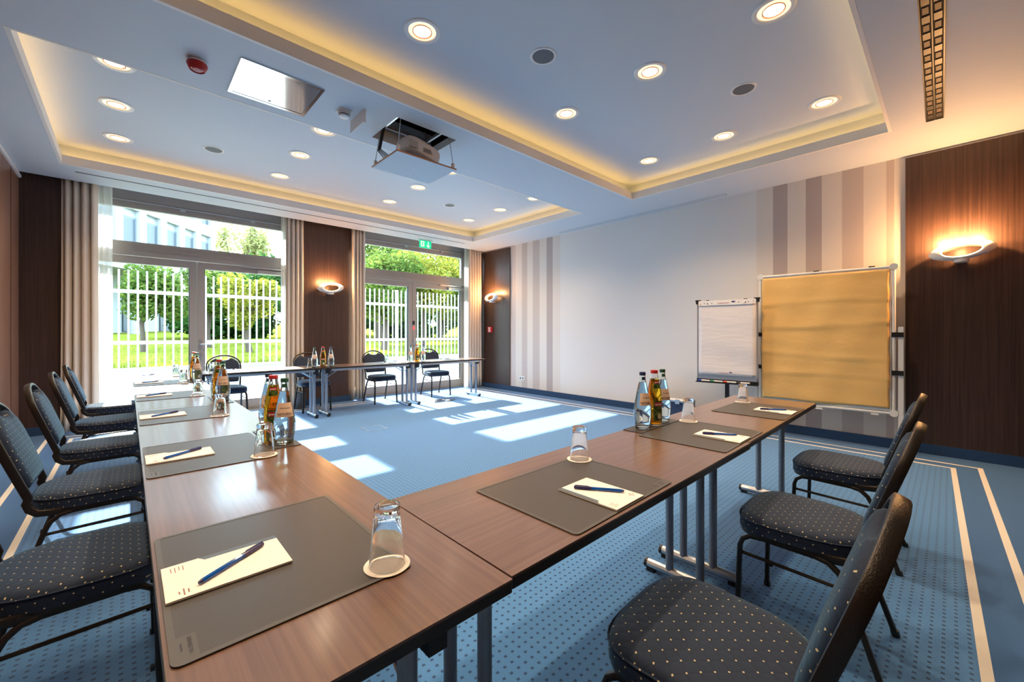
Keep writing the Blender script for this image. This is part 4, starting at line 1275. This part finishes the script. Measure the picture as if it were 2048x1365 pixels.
# local: -y faces the room, x to the right
FT, FB = 1.645, 0.64
bo = MB().box(-0.335, 0.335, 0.0, 0.018, FB, FT)
bo.build('board', 'pvc_white', fc)
MB().box(-0.345, -0.333, -0.006, 0.022, FB - 0.01, FT + 0.005).box(0.333, 0.345, -0.006, 0.022, FB - 0.01, FT + 0.005).box(-0.345, 0.345, -0.006, 0.022, FB - 0.012, FB + 0.045).build('board_frame', 'alu', fc)
for s in (-1, 1):
    MB().box(s * 0.335 - 0.03, s * 0.335 + 0.03, -0.016, 0.024, FT - 0.012, FT + 0.008).box(s * 0.345 - 0.013, s * 0.345 + 0.013, -0.016, 0.024, FT - 0.045, FT).build('corner_clip', 'black_plastic', fc)
    MB().box(s * 0.215 - 0.018, s * 0.215 + 0.018, -0.02, 0.0, FT - 0.008, FT + 0.002).cyl((s * 0.215, -0.022, FT - 0.045), (s * 0.215, -0.008, FT - 0.045), 0.008, 10).build('pad_hook', 'black_plastic', fc)
pp = MB().grid(12, 26, lambda u, v: (-0.325 + 0.65 * u, -0.012 - 0.004 * math.sin(v * 17 + u * 2) * (1 - v) - 0.003 * math.sin(u * 5 + v * 9) * (1 - v), FB + 0.055 + (FT - FB - 0.06) * v))
po = pp.build('paper_pad', 'flip_paper', fc, True, 180)
po.modifiers.new('thickness', 'SOLIDIFY').thickness = 0.008
MB().box(-0.325, 0.325, -0.0215, -0.0205, FT - 0.068, FT - 0.006).build('header_strip', 'paper_white', po)
def front_text(body, size, x, z, mat, parent, y=-0.0225, **kw):
    mb = text_mb(body, size, **kw).xf(Matrix.Translation((x, y, z)) @ Matrix.Rotation(R(90), 4, 'X'))
    return mb.build('lettering', mat, parent)
front_text('Legamaster', 0.030, -0.10, FT - 0.050, 'ink_pink', po, bold=0.0004)
lg_ = MB().add([(0.082 + 0.024 * math.cos(2 * PI * k / 16), -0.0225, FT - 0.030 + 0.010 * math.sin(2 * PI * k / 16)) for k in range(16)], [tuple(range(16))])
lg_.build('logo_mark', 'ink_blue', po)
front_text('Legamaster', 0.022, -0.075, FB + 0.082, 'ink_pink', po, -0.0235, bold=0.0002)
MB().add([(0.052 + 0.017 * math.cos(2 * PI * k / 16), -0.0235, FB + 0.097 + 0.007 * math.sin(2 * PI * k / 16)) for k in range(16)], [tuple(range(16))]).build('logo_mark', 'ink_blue', po)
hl = MB()
for x_ in (-0.255, -0.165, 0.14, 0.245):
    hl.add([(x_ + 0.006 * math.cos(2 * PI * k / 10), -0.0224, FT - 0.040 + 0.006 * math.sin(2 * PI * k / 10)) for k in range(10)], [tuple(range(10))])
hl.build('punch_hole', 'ink_dark', po)
gm = MB().add([(-0.315, -0.0224, FT - 0.064), (-0.285, -0.0224, FT - 0.064), (-0.300, -0.0224, FT - 0.030)], [(0, 1, 2)]).box(0.288, 0.312, -0.0226, -0.0222, FT - 0.064, FT - 0.058).box(0.298, 0.302, -0.0226, -0.0222, FT - 0.060, FT - 0.035)
gm.add([(0.300 + 0.009 * math.cos(2 * PI * k / 12), -0.0224, FT - 0.030 + 0.009 * math.sin(2 * PI * k / 12)) for k in range(12)], [tuple(range(12))])
gm.add([(0.185, -0.0224, FT - 0.064), (0.215, -0.0224, FT - 0.064), (0.200, -0.0224, FT - 0.052)], [(0, 1, 2)])
gm.build('printed_symbol', 'label_kraft', po)
MB().box(-0.35, 0.35, -0.055, -0.005, FB - 0.045, FB - 0.035).box(-0.35, 0.35, -0.058, -0.053, FB - 0.045, FB - 0.033).box(-0.35, 0.35, -0.008, 0.0, FB - 0.045, FB + 0.0).build('pen_tray', 'black_plastic', fc)
MB().box(-0.022, 0.022, 0.022, 0.055, 0.05, FT - 0.25).build('post', 'black_plastic', fc)
ba = MB()
for k in range(5):
    a = R(90 + 72 * k)
    ba.cyl((0, 0.04, 0.06), (0.21 * math.cos(a), 0.04 + 0.21 * math.sin(a), 0.045), 0.017, 8)
    ba.lathe([(0.022, 0), (0.022, 0.03)], 12, (0.20 * math.cos(a), 0.04 + 0.20 * math.sin(a), 0.0))
ba.build('star_base', 'black_plastic', fc, True)
a_ = R(-84)
for k, (cm, nm) in enumerate((('marker_blue', 'blue'), ('marker_green', 'green'), ('marker_red', 'red'), ('black_plastic', 'black'))):
    lx = -0.27 + k * 0.15
    px = 5.46 + lx * math.cos(a_) - (-0.032) * math.sin(a_)
    py = 1.91 + lx * math.sin(a_) + (-0.032) * math.cos(a_)
    mk = thing('marker_pen', f'white marker with {nm} cap lying in the flip chart tray', 'marker', (px, py, FB - 0.0345), a_, 'markers in the flip chart tray')
    MB().cyl((-0.015, 0, 0.0135), (0.085, 0, 0.0135), 0.0095, 10).build('barrel', 'paper_white', mk, True)
    MB().cyl((-0.055, 0, 0.0135), (-0.015, 0, 0.0135), 0.0105, 10).build('cap', cm, mk, True)

# ================================================================== PIN BOARD
pn = thing('pin_board', 'mobile pin board covered with yellow packing paper before the striped wall', 'pin board', (5.66, 0.985, 0), R(-90 + 4))
BW, B0, B1 = 0.595, 0.405, 1.905
MB().box(-BW + 0.02, BW - 0.02, 0.0, 0.02, B0 + 0.02, B1 - 0.02).build('board', 'pvc_white', pn)
rl = MB()
rl.cyl((-BW, 0.01, B0), (-BW, 0.01, B1), 0.016, 12).cyl((BW, 0.01, B0), (BW, 0.01, B1), 0.016, 12).cyl((-BW, 0.01, B0), (BW, 0.01, B0), 0.016, 12).cyl((-BW, 0.01, B1), (BW, 0.01, B1), 0.016, 12)
rl.build('board_frame', 'stand_white', pn, True)
for sx in (-1, 1):
    for zz in (B0, B1):
        MB().lathe([(0.034, -0.018), (0.036, 0.0), (0.034, 0.018)], 20).xf(Matrix.Translation((sx * BW, 0.01, zz)) @ Matrix.Rotation(R(90), 4, 'X')).build('corner_joint', 'stand_white', pn, True)
rk = random.Random(11)
creases = [0.20, 0.36, 0.60, 0.77]
def paper(u, v):
    d = 0.006 * math.sin(u * 7 + v * 4) + 0.003 * math.sin(u * 17 - v * 11) + 0.0025 * math.sin(u * 9 + 31 * v) * math.sin(v * 13 - u * 6)
    for i, cz in enumerate(creases):
        t_ = v - cz - 0.02 * math.sin(u * 3 + i * 2)
        d += (0.005 + 0.006 * math.sin(u * 4 + i * 1.7) ** 2) * math.exp(-max(0, t_) * 18) * (1 if t_ > 0 else math.exp(t_ * 160))
    e = 0.004 * math.sin(u * 31) + 0.003 * math.sin(v * 40)
    x = (-BW + 0.022) + (2 * BW - 0.055) * u + (e if u in (0, 1) else 0)
    z = (B0 + 0.045) + (B1 - B0 - 0.068) * v + (0.010 * math.sin(u * 9) if v == 0 else 0)
    return (x, -0.014 - d, z)
pe = MB().grid(48, 60, paper).build('packing_paper', 'kraft_paper', pn, True, 180)
pe.modifiers.new('thickness', 'SOLIDIFY').thickness = 0.001
for sx in (-1, 1):
    MB().box(sx * (BW + 0.052) - 0.020, sx * (BW + 0.052) + 0.020, 0.0, 0.032, 0.06, 1.29).build('stand_post', 'stand_white', pn)
    MB().box(sx * (BW + 0.052) - 0.022, sx * (BW + 0.052) + 0.022, -0.27, 0.24, 0.035, 0.065).build('stand_foot', 'stand_white', pn)
    for zz in (1.21, 0.82):
        MB().box(sx * BW - 0.018 if sx > 0 else sx * (BW + 0.052) - 0.021, sx * (BW + 0.052) + 0.021 if sx > 0 else sx * BW + 0.018, -0.012, 0.038, zz - 0.024, zz + 0.024).build('clamp', 'black_plastic', pn)
    for fy_ in (-0.25, 0.22):
        MB().cyl((sx * (BW + 0.052) - 0.012, fy_, 0.02), (sx * (BW + 0.052) + 0.012, fy_, 0.02), 0.02, 12).build('castor', 'black_plastic', pn, True)
for x_ in (-0.05, 0.42):
    MB().box(x_, x_ + 0.06, -0.01, 0.02, B0 - 0.032, B0 - 0.014).build('rail_clip', 'stand_white', pn)
    MB().box(x_ - 0.02, x_ + 0.03, 0.0, 0.018, B1 + 0.014, B1 + 0.024).build('rail_clip', 'black_plastic', pn)

# ================================================================== FLOOR THINGS
cs_ = thing('seminar_case', 'dark blue case with aluminium edges leaning by the white wall', 'case', (5.62, 2.78, 0), R(-90))
MB().box(-0.36, 0.36, -0.10, 0.10, 0.012, 0.285).build('case_body', 'case_blue', cs_)
ee = MB()
for sx in (-1, 1):
    for sy in (-1, 1):
        ee.box(sx * 0.36 - 0.012, sx * 0.36 + 0.012, sy * 0.10 - 0.012, sy * 0.10 + 0.012, 0.0, 0.30)
for zz in (0.008, 0.285):
    for sy in (-1, 1):
        ee.box(-0.36, 0.36, sy * 0.10 - 0.012, sy * 0.10 + 0.012, zz - 0.008, zz + 0.012)
    for sx in (-1, 1):
        ee.box(sx * 0.36 - 0.012, sx * 0.36 + 0.012, -0.10, 0.10, zz - 0.008, zz + 0.012)
ee.build('edge_profile', 'alu', cs_)
MB().box(-0.33, 0.33, -0.085, 0.085, 0.285, 0.292).build('case_lid', 'paper_white', cs_)
for x_ in (-0.05, 0.22):
    MB().box(x_ - 0.03, x_ + 0.03, -0.118, -0.10, 0.25, 0.31).build('latch', 'alu', cs_)

bn = thing('waste_bin', 'small dark grey waste bin between drape and wood pillar', 'bin', (2.05, 7.21, 0))
MB().lathe([(0.060, 0.0), (0.063, 0.004), (0.080, 0.26), (0.082, 0.27), (0.078, 0.27), (0.061, 0.01), (0.001, 0.01)], 28).build('bucket', 'bin_grey', bn, True)
MB().lathe([(0.081, 0.262), (0.085, 0.268), (0.081, 0.275)], 28).build('rim', 'black_plastic', bn, True)

fb = thing('floor_box', 'square flush floor outlet in the open carpet, outlined in metal', 'floor outlet', (2.315, 5.065, 0))
MB().box(-0.115, 0.115, -0.115, 0.115, 0.0, 0.002).build('carpet_lid', 'carpet', fb)
q_ = MB()
for a in ((-0.125, 0.125, -0.125, -0.115), (-0.125, 0.125, 0.115, 0.125), (-0.125, -0.115, -0.115, 0.115), (0.115, 0.125, -0.115, 0.115)):
    q_.box(*a, 0.0, 0.003)
q_.build('metal_frame', 'alu', fb)

cb = thing('cable_coil', 'coiled grey cable with plug lying on the sunny carpet under the far table', 'cable', (4.06, 6.22, 0))
for k in range(4):
    pts = [((0.105 - 0.008 * k) * math.cos(2 * PI * t / 26) * (1 + 0.1 * math.sin(t + k)), (0.07 - 0.005 * k) * math.sin(2 * PI * t / 26) + 0.006 * k, 0.006 + 0.008 * k) for t in range(26)]
    MB().tube(pts, 0.0045, 6, True).build('cable_loop', 'cable_grey', cb, True)
MB().tube([(0.10, 0.0, 0.006), (0.18, -0.03, 0.005), (0.26, 0.03, 0.005), (0.32, -0.02, 0.005), (0.24, -0.07, 0.005), (0.16, -0.05, 0.006)], 0.0045, 6).build('cable_tail', 'cable_grey', cb, True)
MB().box(0.10, 0.17, -0.075, -0.035, 0.0, 0.03).build('plug', 'white_plastic', cb)

fg = thing('floor_grille', 'pale slatted floor grille before the left glass door', 'floor vent', (0.76, 7.60, 0))
MB().box(-1.25, 1.25, -0.075, 0.075, 0.0, 0.002).build('duct', 'dark_void', fg)
sl2 = MB()
for k in range(84):
    sl2.box(-1.24 + k * 0.0297, -1.24 + k * 0.0297 + 0.014, -0.068, 0.068, 0.002, 0.006)
so_ = sl2.build('slat_row', 'grille_alu', fg)
so_['kind'] = 'stuff'
MB().box(-1.26, 1.26, -0.085, -0.068, 0.0, 0.007).box(-1.26, 1.26, 0.068, 0.085, 0.0, 0.007).build('edge_frame', 'grille_alu', fg)
